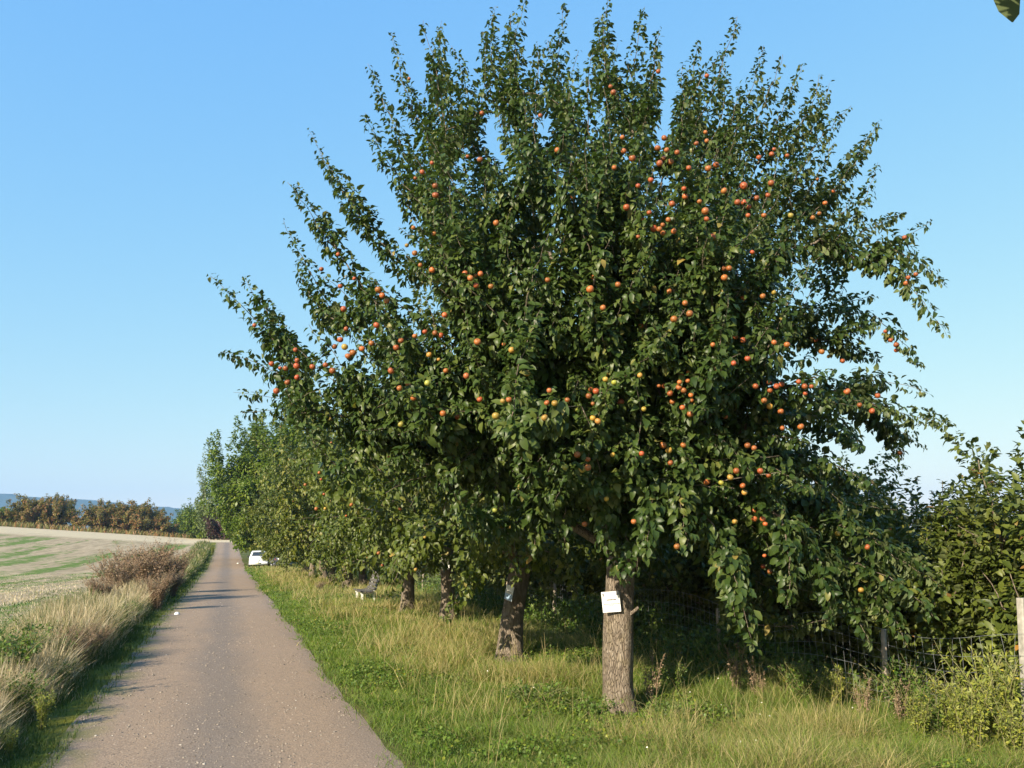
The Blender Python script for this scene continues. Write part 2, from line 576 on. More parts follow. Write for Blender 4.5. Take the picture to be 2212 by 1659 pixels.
def grow(trunk, plumes, rng, root_r, tip_r=.005, step=.28, join=.33, limbs=()):
    """trunk: points of the bole up to the fork. plumes: (base, tip). Returns chains [(points, radii, leafy start index, plume id)]."""
    cap = 60000
    pos, par, pl, dr = np.zeros((cap, 3)), np.full(cap, -1), np.zeros(cap), np.zeros((cap, 3))
    n = 0
    for i, p in enumerate(trunk):
        pos[n] = p
        par[n] = n - 1
        dr[n] = (0, 0, 1)
        pl[n] = 0 if i == 0 else pl[n - 1] + np.linalg.norm(pos[n] - pos[n - 1])
        n += 1
    fork = n - 1
    chains = []

    def add(points, start):
        nonlocal n
        ids, k = [], start
        for p in points:
            pos[n] = p
            par[n] = k
            v = p - pos[k]
            dr[n] = v / max(np.linalg.norm(v), 1e-6)
            pl[n] = pl[k] + np.linalg.norm(v)
            k = n
            ids.append(n)
            n += 1
        return ids

    ok_from = fork
    for limb in limbs:
        limb = np.asarray(limb, float)
        pts, cur = [], pos[fork]
        for q in limb:
            m = max(2, int(np.linalg.norm(q - cur) / step))
            for f in np.linspace(0, 1, m + 1)[1:]:
                pts.append(cur * (1 - f) + q * f + rng.normal(0, .025, 3))
            cur = q
        ids = add(pts, fork)
        chains.append(([fork] + ids, len(ids) + 5, -1))
    order = sorted(range(len(plumes)), key=lambda i: np.linalg.norm(plumes[i][0] - pos[fork]))
    tipzone = np.zeros(cap, bool)
    for pi in order:
        b, tip = (np.asarray(v, float) for v in plumes[pi])
        q = pos[ok_from:n]
        dist = np.linalg.norm(q - b, axis=1)
        cost = dist + join * pl[ok_from:n] + 3.0 * tipzone[ok_from:n]
        k = ok_from + int(np.argmin(cost))
        a = pos[k]
        dd = np.linalg.norm(b - a)
        pts = []
        if dd > .08:
            ctrl = a + unit(dr[k] * .7 + (b - a) / max(dd, 1e-6)) * dd * .5
            m = max(1, int(dd / step))
            pts = list(bez(a, ctrl, b, m) + rng.normal(0, .03, (m, 3)))
        tang = unit(b - (pts[-2] if len(pts) > 1 else a)) if dd > .08 else dr[k]
        L = np.linalg.norm(tip - b)
        c2 = b + unit(tang * .35 + (tip - b) / max(L, 1e-6)) * L * .5
        m2 = max(4, int(L / .14))
        pp = bez(b, c2, tip, m2) + rng.normal(0, .014, (m2, 3))
        lead = len(pts)
        ids = add(pts + list(pp), k)
        tipzone[ids[lead + int(m2 * .45):]] = True
        chains.append(([k] + ids, max(0, int(lead * .45)), pi))
    tips = np.zeros(n)
    has = np.zeros(n, bool)
    has[par[1:n][par[1:n] >= 0]] = True
    tips[~has] = 1
    for i in range(n - 1, 0, -1):
        tips[par[i]] += tips[i]
    ex = math.log(root_r / tip_r) / math.log(max(tips[0], 2))
    rad = tip_r * np.maximum(tips, 1) ** ex
    out = []
    for ids, ls, pi in chains:
        r = rad[ids].copy()
        r[0] = min(r[0], r[1] * 1.25)
        m = len(r)
        taper = np.ones(m)
        if pi >= 0:
            taper[-min(12, m):] *= np.linspace(1.6, .55, min(12, m))
        out.append((pos[ids], r * taper, ls, pi))
    return out, rad[fork]


BN = Noise(123)


def bole_tube(trunk, r, rng):
    """The lower trunk: uneven, ridged, spreading into the roots at the ground."""
    P = np.asarray(trunk, float)
    cum = np.concatenate([[0], np.cumsum(np.linalg.norm(np.diff(P, axis=0), axis=1))])
    u = np.linspace(0, cum[-1], 34)
    Q = np.stack([np.interp(u, cum, P[:, d]) for d in range(3)], 1)
    rr = np.interp(u, cum, r)
    m = 28
    V, F = tube(Q, rr, m)
    a = np.tile(np.linspace(0, 2 * math.pi, m, endpoint=False), len(u))
    uu = np.repeat(u, m)
    off = rng.uniform(0, 200)
    w = np.minimum(a, 2 * math.pi - a)
    k = 1 + .20 * (BN(w * 1.2 + off, uu * 1.9) - .5) + .09 * (BN(w * 5 + off, uu * 1.3 + 9) - .5) + .16 * np.exp(-np.maximum(uu - .25, 0) / .16) * np.maximum(0, np.cos(3 * a + off))
    C = np.repeat(Q, m, 0)
    return C + (V - C) * k[:, None], F


def wood_mesh(chains, trunk, trunk_r, rng, min_r=0.0, extra=()):
    parts = [bole_tube(trunk, trunk_r, rng)]
    for p, r, ls, pi in chains:
        if r[1] < min_r:
            continue
        parts.append(tube(p, r, 8 if r[1] > .05 else 6 if r[1] > .02 else 4))
    return merge(parts + list(extra))


def plume_leaves(chains, rng, size, gap=.034, spread=.27, dense=4.4, tipn=1.0, droop=.35, center=None, ratio=.56, zsize=None):
    """Leaf arrays for every leafy chain. Returns P, A, N, L, W, tone, chain id."""
    Ps, As, Ns, Ls, Ts, Is = [], [], [], [], [], []
    for ci, (p, r, ls, pi) in enumerate(chains):
        if ls >= len(p) - 1:
            continue
        q = p[ls:]
        seg = np.linalg.norm(np.diff(q, axis=0), axis=1)
        cum = np.concatenate([[0], np.cumsum(seg)])
        tot = cum[-1]
        if tot < .05:
            continue
        k = max(3, int(tot / gap))
        u = np.sort(rng.random(k)) * tot
        f = u / tot
        cnt = rng.poisson(dense * (1 - f) ** .8 + tipn)
        u, f = np.repeat(u, cnt), np.repeat(f, cnt)
        m = len(u)
        if m == 0:
            continue
        c = np.stack([np.interp(u, cum, q[:, d]) for d in range(3)], 1)
        i = np.clip(np.searchsorted(cum, u) - 1, 0, len(seg) - 1)
        tang = unit(np.diff(q, axis=0))[i]
        rv = rng.normal(size=(m, 3))
        rad = unit(rv - tang * np.sum(rv * tang, 1, keepdims=True))
        sp = spread * (1 - f) ** .6 * rng.random(m) ** .6 + .01
        base = c + rad * sp[:, None] + tang * rng.normal(0, .03, (m, 1))
        ax = rad * .65 + tang * rng.uniform(.2, .7, (m, 1)) + rng.normal(0, .33, (m, 3))
        ax = unit(ax)
        ax[:, 2] -= droop * rng.uniform(.2, 1.5, m)
        nn = np.array([0, 0, 1.0]) * .6 + rad * .3 + rng.normal(0, .34, (m, 3))
        if center is not None:
            nn += unit(base - center) * .6
        sz = size * np.clip(rng.normal(1, .25, m), .45, 1.55) * (1 - .35 * f ** 3)
        if zsize is not None:
            sz = sz * np.interp(c[:, 2], *zsize)
        Ps.append(base); As.append(ax); Ns.append(nn); Ls.append(sz)
        tn = rng.beta(2.2, 2.4, m) * .84 + rng.normal(0, .07)
        Ts.append(np.where(rng.random(m) < .012, rng.uniform(.93, 1, m), np.clip(tn, 0, .9)))
        Is.append(np.full(m, ci))
    P, A, N, L, T, I = (np.concatenate(v) for v in (Ps, As, Ns, Ls, Ts, Is))
    return P, A, N, L, L * rng.uniform(ratio - .1, ratio + .1, len(L)), T, I


def leaves_mesh(name, data, rng, mat, prof, bend=(.15, .95), fold=(.05, .6)):
    P, A, N, L, W, T, I = data
    n = len(P)
    V, F, k = leaf_geo(P, A, N, L, W, rng.uniform(*bend, n), rng.uniform(*fold, n), prof)
    return mesh_data(name, V, F, mat, np.repeat(T, k))


def inside(px, py, poly):
    px, py = np.asarray(px, float), np.asarray(py, float)
    c = np.zeros(px.shape, bool)
    n = len(poly)
    for i in range(n):
        x1, y1 = poly[i]
        x2, y2 = poly[(i + 1) % n]
        if y1 == y2:
            continue
        c ^= ((y1 > py) != (y2 > py)) & (px < (x2 - x1) * (py - y1) / (y2 - y1) + x1)
    return c


LEAF_CLOUD = []          # (world points, owner) used to hang the apples on real leaves


def tree_parts(root, chains, trunk, trunk_r, rng, leaf_data, leaf_m, prof, base, extra=(), min_r=0.0, bark=None, **kw):
    V, F = wood_mesh(chains, np.asarray(trunk), trunk_r, rng, min_r, extra)
    obj("trunk", mesh_data("trunk", V - base, F, bark or M_BARK), root)
    P = leaf_data[0] - base
    obj("crown", leaves_mesh("crown", (P,) + tuple(leaf_data[1:]), rng, leaf_m, prof, **kw), root)


# ------------------------------------------------------------------ the big apple tree beside the track
rg = np.random.default_rng(11)
TB = on_ground(1335, 1537)
TY = TB[1]
bole = [TB + (0, 0, -.25)] + [at_y(x, y, TY) for x, y in ((1335, 1520), (1334, 1480), (1334, 1420), (1335, 1350), (1338, 1290), (1340, 1235), (1342, 1200))]
bole_r = [.30, .235, .212, .203, .196, .188, .190, .195]
CE, CR = np.array([1.35, TY + .35, 6.0]), np.array([5.35, 3.7, 5.4])
MASS = [(690, 960), (600, 870), (640, 790), (620, 730), (690, 660), (700, 560), (780, 600), (860, 580), (870, 420), (860, 320),
        (930, 300), (960, 260), (1040, 270), (1090, 190), (1150, 180), (1220, 230), (1300, 180), (1380, 230), (1450, 240),
        (1510, 220), (1590, 320), (1660, 370), (1730, 420), (1790, 480), (1810, 530), (1810, 550), (1760, 580), (1690, 650),
        (1690, 720), (1780, 740), (1850, 810), (1890, 890), (1860, 980), (1900, 1060), (2000, 1150), (2030, 1260), (1980, 1320),
        (1880, 1360), (1780, 1300), (1700, 1270), (1640, 1350), (1600, 1340), (1560, 1230), (1520, 1130), (1420, 1160), (1385, 1210),
        (1290, 1195), (1200, 1150), (1130, 1100), (1000, 1120), (880, 1090), (760, 1040)]


def front(x, y):
    """Where the line of sight meets the near side of the crown's overall ellipsoid (or passes it closest)."""
    d = D(x, y) / CR
    o = (EYEP - CE) / CR
    a, b, c = d.dot(d), 2 * o.dot(d), o.dot(o) - 1
    disc = b * b - 4 * a * c
    t = (-b - math.sqrt(disc)) / (2 * a) if disc > 0 else -b / (2 * a)
    return EYEP + D(x, y) * t


# tips and bases of the shoots that make the outline, read off the photo; third value: metres nearer (-) or farther (+) than the trunk
PL = [((455, 597), (640, 800), -.6), ((528, 600), (610, 740), -.4), ((476, 760), (640, 830), .2), ((503, 845), (660, 880), .6),
      ((527, 893), (680, 890), -.3), ((612, 478), (720, 690), .3), ((560, 640), (650, 800), .4), ((622, 392), (800, 640), -.5), ((668, 284), (890, 590), .2),
      ((690, 330), (790, 480), .3), ((640, 580), (740, 700), -.2), ((640, 400), (720, 520), -.4), ((795, 140), (900, 400), .6),
      ((790, 245), (900, 430), -.5), ((846, 72), (940, 330), .2), ((912, 42), (965, 300), -.4), ((950, 48), (1000, 290), .5),
      ((978, 100), (1010, 290), .1), ((1042, 70), (1030, 260), -.2), ((1072, 10), (1095, 230), .4), ((1130, 2), (1120, 200), -.3), ((1105, 30), (1100, 180), .6),
      ((1160, 90), (1150, 220), .2), ((1217, 5), (1205, 200), .1), ((1250, 110), (1230, 260), -.4), ((1312, -6), (1325, 210), -.1), ((1296, 30), (1310, 190), .4),
      ((1335, 90), (1330, 240), .2), ((1392, 14), (1370, 200), .3), ((1424, 62), (1390, 300), -.3), ((1505, 88), (1480, 280), .3), ((1594, 36), (1490, 300), -.4), ((1560, 110), (1480, 280), .2),
      ((1650, 98), (1570, 320), .5), ((1690, 122), (1600, 340), -.2), ((1735, 138), (1620, 390), .3), ((1792, 180), (1660, 420), .6), ((1770, 160), (1670, 330), .2),
      ((1838, 230), (1700, 430), -.3), ((1897, 258), (1750, 470), .3), ((1902, 348), (1790, 540), -.2), ((1870, 300), (1770, 450), .5),
      ((1950, 462), (1800, 560), .4), ((2012, 476), (1850, 560), -.4), ((2045, 620), (1890, 520), -.5), ((2046, 728), (1930, 580), -.7),
      ((1905, 690), (1700, 690), .8), ((1900, 640), (1730, 700), 1.0), ((1880, 700), (1690, 740), .9), ((1985, 790), (1890, 690), .3), ((1900, 780), (1800, 740), .7),
      ((2005, 845), (1830, 820), -.4), ((2036, 917), (1850, 860), -.7), ((2000, 965), (1850, 870), -.3), ((1950, 985), (1870, 880), -.2),
      ((1900, 880), (1760, 860), -.9), ((2052, 1275), (1820, 1130), -1.2), ((2000, 1215), (1800, 1120), -1.0), ((2020, 1330), (1850, 1220), -1.3),
      ((1960, 1395), (1860, 1260), -1.3), ((1880, 1390), (1800, 1230), -1.2), ((1622, 1395), (1570, 1200), -1.9), ((1590, 1330), (1560, 1180), -1.7),
      ((1700, 1310), (1690, 1120), -1.6), ((1800, 1340), (1750, 1180), -1.5), ((1350, 1260), (1345, 1120), -1.3), ((1310, 1200), (1300, 1050), -1.6), ((1370, 1230), (1400, 1080), -1.5), ((1325, 1225), (1330, 1080), -1.0),
      ((1480, 1190), (1450, 1020), -1.7), ((1400, 1190), (1420, 1040), -1.9), ((1225, 1190), (1240, 1030), -1.2), ((1150, 1200), (1180, 1050), -.9),
      ((1060, 1140), (1100, 980), -1.2), ((960, 1100), (1010, 950), -1.0)]
plumes = []
for tip, b, dy in PL:
    y0 = TY + .35 + dy
    plumes.append((at_y(*b, y0 + dy * .25), at_y(*tip, y0 + dy * .6 + rg.normal(0, .25))))
pts = []
while len(pts) < 235:
    x, y = rg.uniform(600, 2030), rg.uniform(80, 1360)
    if not inside(x, y, MASS):
        continue
    gap = 62 if len(pts) < 120 else 46 if len(pts) < 190 else 36
    if all((x - a) ** 2 + (y - b) ** 2 > gap * gap for a, b in pts):
        pts.append((x, y))
HUB = np.array([1.4, TY + .3, 3.6])
for x, y in pts:
    p = front(x, y)
    p = p + D(x, y) * (p[1] / D(x, y)[1] * 0 + rg.gamma(1.6, .42))
    out = unit(p - HUB)
    d = unit(out + np.array([0, 0, .35 if p[2] > 4 else -.15]) + rg.normal(0, .28, 3))
    plumes.append((p - d * rg.uniform(1.0, 1.9), p))
CROWN_TOP = [(850, 330), (890, 140), (960, 110), (1050, 130), (1090, 60), (1150, 60), (1220, 110), (1310, 50), (1400, 90), (1460, 130), (1540, 110), (1620, 190),
             (1720, 220), (1800, 290), (1850, 400), (1830, 540), (1500, 560), (860, 560)]
pts = []
while len(pts) < 62:
    x, y = rg.uniform(850, 1860), rg.uniform(50, 560)
    if inside(x, y, CROWN_TOP) and all((x - a) ** 2 + (y - b) ** 2 > 62 ** 2 for a, b in pts):
        pts.append((x, y))
for x, y in pts:
    p = at_y(x, y, TY + .35 + rg.uniform(-1.6, 1.6))
    d = unit(unit(p - HUB) + np.array([0, 0, .45]) + rg.normal(0, .16, 3))
    plumes.append((p - d * rg.uniform(1.2, 2.0), p))
k = 0
while k < 105:
    v = unit(rg.normal(size=3)) * rg.uniform(.3, .9) ** .7
    p = CE + v * CR
    X, Y, _ = project(p[None])
    if p[2] < 2.0 or not inside(X[0] / K, Y[0] / K, MASS):
        continue
    if p[1] < TY - 1.5:
        continue
    out = unit(p - HUB)
    d = unit(out + np.array([0, 0, .3]) + rg.normal(0, .25, 3))
    plumes.append((p - d * rg.uniform(.9, 1.6), p))
    k += 1
fork = bole[-1]
limbs = [
    [at_y(1300, 1120, TY - .1), at_y(1266, 1055, TY - .35), at_y(1195, 935, TY - .6), at_y(1190, 800, TY - .5), at_y(1150, 620, TY)],
    [at_y(1400, 1110, TY + .1), at_y(1470, 1000, TY - .3), at_y(1600, 950, TY - .6)],
    [at_y(1360, 1080, TY + .4), at_y(1370, 900, TY + .9), at_y(1330, 650, TY + 1.0), at_y(1300, 400, TY + .6)],
    [at_y(1390, 1120, TY + .7), at_y(1500, 930, TY + 1.5), at_y(1600, 700, TY + 1.6)],
    [at_y(1280, 1120, TY + .6), at_y(1130, 950, TY + 1.3), at_y(980, 760, TY + 1.3)],
    [at_y(1320, 1120, TY - .8), at_y(1290, 1010, TY - 2.0), at_y(1270, 880, TY - 2.7)],
    [at_y(1420, 1120, TY - .9), at_y(1560, 1040, TY - 1.9), at_y(1680, 1020, TY - 2.3)],
    [at_y(1240, 1140, TY), at_y(1060, 1010, TY), at_y(900, 900, TY - .1)],
]
chains, fr = grow(bole, plumes, rg, .19, limbs=limbs)
stub = tube([at_y(1352, 1335, TY - .05), at_y(1368, 1322, TY - .16), at_y(1379, 1312, TY - .22)], [.035, .026, .022], 6)
stub2 = tube([at_y(1360, 1215, TY), at_y(1385, 1178, TY - .2), at_y(1392, 1165, TY - .25)], [.12, .095, .085], 8)
ld = plume_leaves(chains, rg, .118, gap=.0205, spread=.215, dense=5.3, zsize=([2, 5, 9], [1.03, .92, .82]), tipn=1.0, droop=.6, center=HUB - (0, 0, .8))
tree = empty("apple_tree", TB)
tag(tree, "tall apple tree laden with red and orange fruit, square white notice on its trunk", "tree", "apple trees lining the farm track")
tree_parts(tree, chains, bole, bole_r, rg, ld, M_APPLE_LEAF, PROF_APPLE, TB, extra=[stub, stub2])
LEAF_CLOUD.append((ld[0] + unit(ld[1]) * ld[3][:, None] * .5, 0, ld[6]))

# ------------------------------------------------------------------ the other apple trees of the row
def row_proto(seed, lean, height=8.2, rad=4.1, trunk_r=.2, fork_z=1.75, leaf=.17, nplume=135, gap=.05, mat=M_APPLE_LEAF, low=.8, dense=3.6):
    rng = np.random.default_rng(seed)
    fz = fork_z
    trunk = [np.array([lean[0] * f ** 1.5, lean[1] * f, -.2 + (fz + .2) * f]) for f in np.linspace(0, 1, 7)]
    tr = trunk_r * np.array([1.5, 1.2, 1.06, 1.0, .96, .95, 1.0])
    c = np.array([lean[0], lean[1], (height + low) / 2])
    cr = np.array([rad, rad, (height - low) / 2])
    pls = []
    i = 0
    for k in range(nplume):
        z = 1 - 2 * (k + .5) / nplume
        a = k * 2.39996
        v = np.array([math.cos(a) * math.sqrt(1 - z * z), math.sin(a) * math.sqrt(1 - z * z), z]) + rng.normal(0, .12, 3)
        f = rng.choice([1.0, .93, .72], p=[.4, .4, .2]) * rng.uniform(.88, 1.12)
        p = c + v * cr * f
        if p[2] < 1.5 and math.hypot(p[0] - lean[0], p[1] - lean[1]) < 1.5:
            continue
        d = unit(unit(p - np.array([lean[0], lean[1], fz + 1.0])) + np.array([0, 0, .3 if v[2] > 0 else -.3]) + rng.normal(0, .3, 3))
        pls.append((p - d * rng.uniform(1.0, 1.7), p))
    for k in range(34):
        a = k * 2.39996 + rng.uniform(-.3, .3)
        q = rad * rng.uniform(.6, .98)
        e = np.array([math.cos(a) * q + lean[0], math.sin(a) * q + lean[1], rng.uniform(low + .45, low + 1.5)])
        pls.append((e * (.80, .80, 1) + (0, 0, rng.uniform(.6, 1.1)), e))
    lm = []
    for k in range(5):
        a = k * 1.257 + rng.uniform(0, .5)
        e = np.array([math.cos(a), math.sin(a), 0])
        lm.append([trunk[-1] + e * .7 + (0, 0, .7), trunk[-1] + e * 1.5 + (0, 0, 1.7 + .5 * (k % 2)), trunk[-1] + e * 2.0 + (0, 0, 3.0 + (k % 3) * .4)])
    ch, _ = grow(trunk, pls, rng, trunk_r * .9, limbs=lm)
    data = plume_leaves(ch, rng, leaf, gap=gap, spread=.32, dense=dense, tipn=.8, droop=.6, center=np.array([0, 0, 3.0]))
    root = empty("apple_tree")
    tree_parts(root, ch, trunk, tr, rng, data, mat, PROF_APPLE, np.zeros(3), min_r=.008)
    return root, data


ROW = []           # root, leaf data of its prototype


def place_row(proto, pos, rz=0.0, sc_=1.0, label="", first=False):
    root, data = proto
    o = root if first else copy_tree(root)
    o.location, o.rotation_euler, o.scale = pos, (0, 0, rz), (sc_, sc_, sc_)
    tag(o, label, "tree", "apple trees lining the farm track")
    P = data[0] * sc_
    ca, sa = math.cos(rz), math.sin(rz)
    W = np.stack([P[:, 0] * ca - P[:, 1] * sa, P[:, 0] * sa + P[:, 1] * ca, P[:, 2]], 1) + np.asarray(pos)
    LEAF_CLOUD.append((W, len(LEAF_CLOUD), data[6]))
    ROW.append(o)
    return o


pA = row_proto(21, (.22, .1), 8.4, 4.3, .215, 1.8, nplume=150, leaf=.14, gap=.034, mat=M_ROW_LEAF)
pB = row_proto(22, (-.05, .1), 7.8, 4.2, .20, 1.5, nplume=160, leaf=.145, gap=.036, mat=M_ROW_LEAF)
pC = row_proto(23, (.12, -.1), 8.0, 4.2, .20, 1.6, nplume=160, leaf=.15, gap=.036, mat=M_ROW_LEAF)
pE = row_proto(24, (0, .2), 8.6, 4.4, .24, 1.6, nplume=140, leaf=.19, gap=.05, low=.5, mat=M_OLIVE_LEAF)
place_row(pA, on_ground(1100, 1426), 0, 1, "apple tree whose leaning trunk carries a pale bluish notice tied on askew", True)
place_row(pB, on_ground(968, 1352), 0, 1, "apple tree with a scarred, dark-holed trunk behind the one with the bluish notice", True)
place_row(pC, on_ground(878, 1322), 0, 1, "apple tree on a plain short trunk just on the near side of the bench", True)


def st3(s, t):
    x, y = xy(s, t)
    return np.array([float(x), float(y), float(height_st(s, t))])


place_row(pB, on_ground(785, 1268), 1.9, 1.02, "apple tree whose thick trunk stands behind the bench backrest")
place_row(pE, st3(42.5, 5.6), 0, 1.0, "yellowing apple tree, first one past the bench", True)
place_row(pC, st3(47.5, 5.5), 2.6, 1.05, "dark green apple tree between two yellowing ones beyond the bench")
place_row(pE, st3(53.5, 5.7), 2.0, 1.0, "second yellowing apple tree beyond the bench, over tall dry grass")
place_row(pB, st3(59.5, 5.5), 3.8, 1.0, "last dark apple tree before the parked dark car")
place_row(pE, st3(66, 5.6), 4.1, .98, "yellowish apple tree whose low boughs hang over the parked white car")

# ------------------------------------------------------------------ larger trees and bushes far along the track
def bush(name, label, cat, pos, w, h, mat, rng_seed, leaf, nplume=60, gap=.12, dense=4, trunk_r=.2, low=.3, fork_z=.6, group=None, prof=PROF_SMALL, spread=.5, depth=None, plen=(.25, .4), ragged=.14, rz=0.0):
    rng = np.random.default_rng(rng_seed)
    trunk = [np.array([.08 * h * .1 * f, 0, -.3 + (fork_z + .3) * f]) for f in np.linspace(0, 1, 5)]
    c, cr = np.array([0, 0, (h + low) / 2]), np.array([w / 2, (depth or w) / 2, (h - low) / 2])
    pls = []
    for k in range(nplume):
        z = 1 - 1.85 * (k + .5) / nplume
        a = k * 2.39996
        v = np.array([math.cos(a) * math.sqrt(max(0, 1 - z * z)), math.sin(a) * math.sqrt(max(0, 1 - z * z)), z]) + rng.normal(0, ragged, 3)
        p = c + v * cr * rng.choice([1.0, .75]) * rng.uniform(.85, 1.1)
        p[2] = max(p[2], .25)
        d = unit(unit(p - np.array([0, 0, fork_z])) + np.array([0, 0, .35]) + rng.normal(0, .3, 3))
        pls.append((p - d * h * rng.uniform(*plen), p))
    ch, _ = grow(trunk, pls, rng, trunk_r, tip_r=.01, step=.5)
    data = plume_leaves(ch, rng, leaf, gap=gap, spread=spread, dense=dense, tipn=3.0, droop=.35, center=np.array([0, 0, h * .35]))
    root = empty(name, pos, rz)
    tag(root, label, cat, group)
    tree_parts(root, ch, trunk, trunk_r * np.array([1.4, 1.15, 1, .95, .95]), rng, data, mat, prof, np.zeros(3), min_r=.02, bend=(.1, .4))
    return root


wal = st3(92, 5.6)
bush("walnut_tree", "tall bright green tree overhanging the far end of the track", "tree", wal, 15.0, 16.2, M_WALNUT_LEAF, 31, .33, 330, .065, 5.2, .4, 1.6, 1.4, spread=.8, plen=(.10, .15), ragged=.06)
bush("walnut_tree", "shorter bright green tree standing behind the tall one at the end of the track", "tree", st3(106, 3.2), 9, 11.0, M_WALNUT_LEAF, 32, .35, 170, .075, 5.0, .3, 1.4, 1.4, spread=.7, plen=(.10, .15), ragged=.06)


def at_dist(x, y, d):
    p = EYEP + D(x, y) * (d / D(x, y)[1])
    p[2] = height(p[0], p[1])
    return p


def crest(x, s):
    """The point of the line of sight column x that lies s metres along the track."""
    d = D(x, 1163)
    k = s / (CU * d[0] + CV * d[1])
    p = EYEP + d * k
    p[2] = float(height(p[0], p[1]))
    return p


bush("birch_tree", "pale yellow-green tree beyond the end of the track", "tree", crest(462, 185), 9, 16.5, M_PALE_LEAF, 33, .42, 90, .16, 4, .25, 1.6, 2.0, spread=.6, plen=(.12, .2))
bush("copper_bush", "dark purple-red bush where the track disappears", "bush", crest(500, 176), 10, 7.5, M_RED_LEAF, 34, .45, 80, .14, 4.5, .2, .2, .5, spread=.5)
bush("hawthorn_bush", "rust-brown hawthorn bush on the field edge before the blue hills", "bush", crest(92, 212), 15.5, 7.6, M_HAW_LEAF, 35, .4, 170, .085, 4.8, .3, .2, .8, spread=.7, depth=12, plen=(.2, .35))
bush("hawthorn_bush", "widest green and brown hawthorn bush on the field edge", "bush", crest(228, 206), 13, 7.0, M_HAW_LEAF, 36, .4, 150, .085, 4.8, .3, .2, .8, spread=.7, depth=12, plen=(.2, .35))
bush("hawthorn_bush", "hawthorn bush with a ragged brown top joined to the widest one", "bush", crest(298, 204), 12.5, 7.2, M_HAW_LEAF, 37, .4, 130, .085, 4.8, .3, .2, .8, spread=.7, depth=12, plen=(.2, .35))
bush("hawthorn_bush", "low hawthorn bush trailing off the widest one towards the track", "bush", crest(345, 202), 7, 3.8, M_HAW_LEAF, 38, .5, 70, .13, 4, .2, .2, .5, spread=.5, depth=7)
bush("hawthorn_bush", "small dark bush at the outer edge of the field, before the hills", "bush", crest(2, 216), 9, 4.5, M_WALNUT_LEAF, 39, .5, 60, .14, 4, .2, .2, .5, spread=.5)
bush("small_tree", "slender grey-green tree past the hawthorns", "tree", crest(408, 225), 9, 8.0, M_PALE_LEAF, 40, .45, 60, .17, 3.4, .2, 1.2, 1.5, spread=.5)
bush("small_tree", "low green tree between the hawthorns and the slender tree", "tree", crest(384, 215), 7, 4.6, M_WALNUT_LEAF, 41, .45, 50, .15, 3.8, .2, .5, .8, spread=.5)
bush("small_tree", "dense green tree beside the dark red bush", "tree", crest(440, 190), 10, 9.0, M_WALNUT_LEAF, 42, .45, 80, .14, 4, .2, .3, .6, spread=.6)

# ------------------------------------------------------------------ wooded hills on the horizon
hx = np.arange(-5200, 5300, 55.0)
hy = np.linspace(0, 1, 16)
prof_x = np.array([-700, 0, 150, 330, 420, 700, 1200, 2600])
prof_y = np.array([1050, 1066, 1076, 1092, 1101, 1118, 1135, 1150])
Vh = []
nh = Noise(77)
for f in hy:
    yy = 3600 + 900 * f
    sx = (hx / yy * math.cos(PITCH) * FPX + 512) / K
    top = np.interp(sx, prof_x, prof_y)
    el = np.array([D(1100, t)[2] / D(1100, t)[1] for t in top])
    z = -30 + (el * yy + EYE + 30) * math.sin(f * math.pi / 2) ** .8
    z = z + (nh(hx / 75, hx * 0 + f * 60) - .5) * 14 + (nh(hx / 400, hx * 0 + f * 9 + 5) - .5) * 34 * f * (1 - f) * 2
    Vh.append(np.stack([hx, hx * 0 + yy, z], 1))
n, m = len(hy), len(hx)
i, j = np.meshgrid(np.arange(n - 1), np.arange(m - 1), indexing='ij')
Fh = np.stack([i * m + j, i * m + j + 1, (i + 1) * m + j + 1, (i + 1) * m + j], -1).reshape(-1, 4)
qh = NT("wooded_hill")
ch_ = qh.n("TexCoord").outputs["Object"]
fh = qh.noise(ch_, .012, 8, .7)
M_HILL = qh.p(Base_Color=qh.ramp(fh, [(.35, (.025, .045, .018)), (.6, (.05, .07, .025)), (.75, (.08, .09, .035))]), Roughness=1.0, Specular_IOR_Level=.0)
tag(obj("hills", mesh_data("hills", np.concatenate(Vh), Fh, M_HILL)), kind="structure")

# ------------------------------------------------------------------ orchard trees behind the fence
OT = 10.3
def orchard_proto(seed, h, w):
    o = bush("orchard_tree", None, None, (0, 0, 0), w, h, M_ORCHARD_LEAF, seed, .135, 78, .034, 4.2, .07, .35, .6, prof=PROF_LONG, spread=.30, plen=(.28, .45), ragged=.2)
    return o


ORCH = [orchard_proto(51, 3.9, 2.7), orchard_proto(52, 3.5, 2.6), orchard_proto(53, 3.7, 3.0)]
SHADE = "young orchard tree standing in deep shade behind the wire fence"
ORCH_SPOTS = [(6.6, 10.6, "sunlit orchard tree with long narrow leaves behind the pale concrete post"),
              (8.6, 10.4, "orchard tree with a tall thin shoot above its crown, between the two near fence posts"),
              (10.7, 10.3, "orchard tree half sunlit, half shaded, at the big apple tree's outer edge")]
ORCH_SPOTS += [(12.8 + 2.0 * k, OT + (.25 if k % 2 else -.1), SHADE) for k in range(17)]
ORCH_SPOTS += [(6.0 + 2.6 * k, OT + 3.0, "second-row orchard tree behind the fence, beside the concrete post" if k == 0 else
                "second-row orchard tree in shade behind the first orchard row") for k in range(14)]
rng = np.random.default_rng(5)
for i, (s_, t_, lab) in enumerate(ORCH_SPOTS):
    src = ORCH[i % 3]
    o = src if i < 3 else copy_tree(src)
    o.location = st3(s_, t_) + (0, 0, 0)
    o.rotation_euler = (0, 0, rng.uniform(0, 6.28))
    k = rng.uniform(.92, 1.08) * (1.0 if i > 2 else (1.0, 1.05, .98)[i])
    o.scale = (k, k, k)
    tag(o, lab, "tree", "orchard trees behind the wire fence")

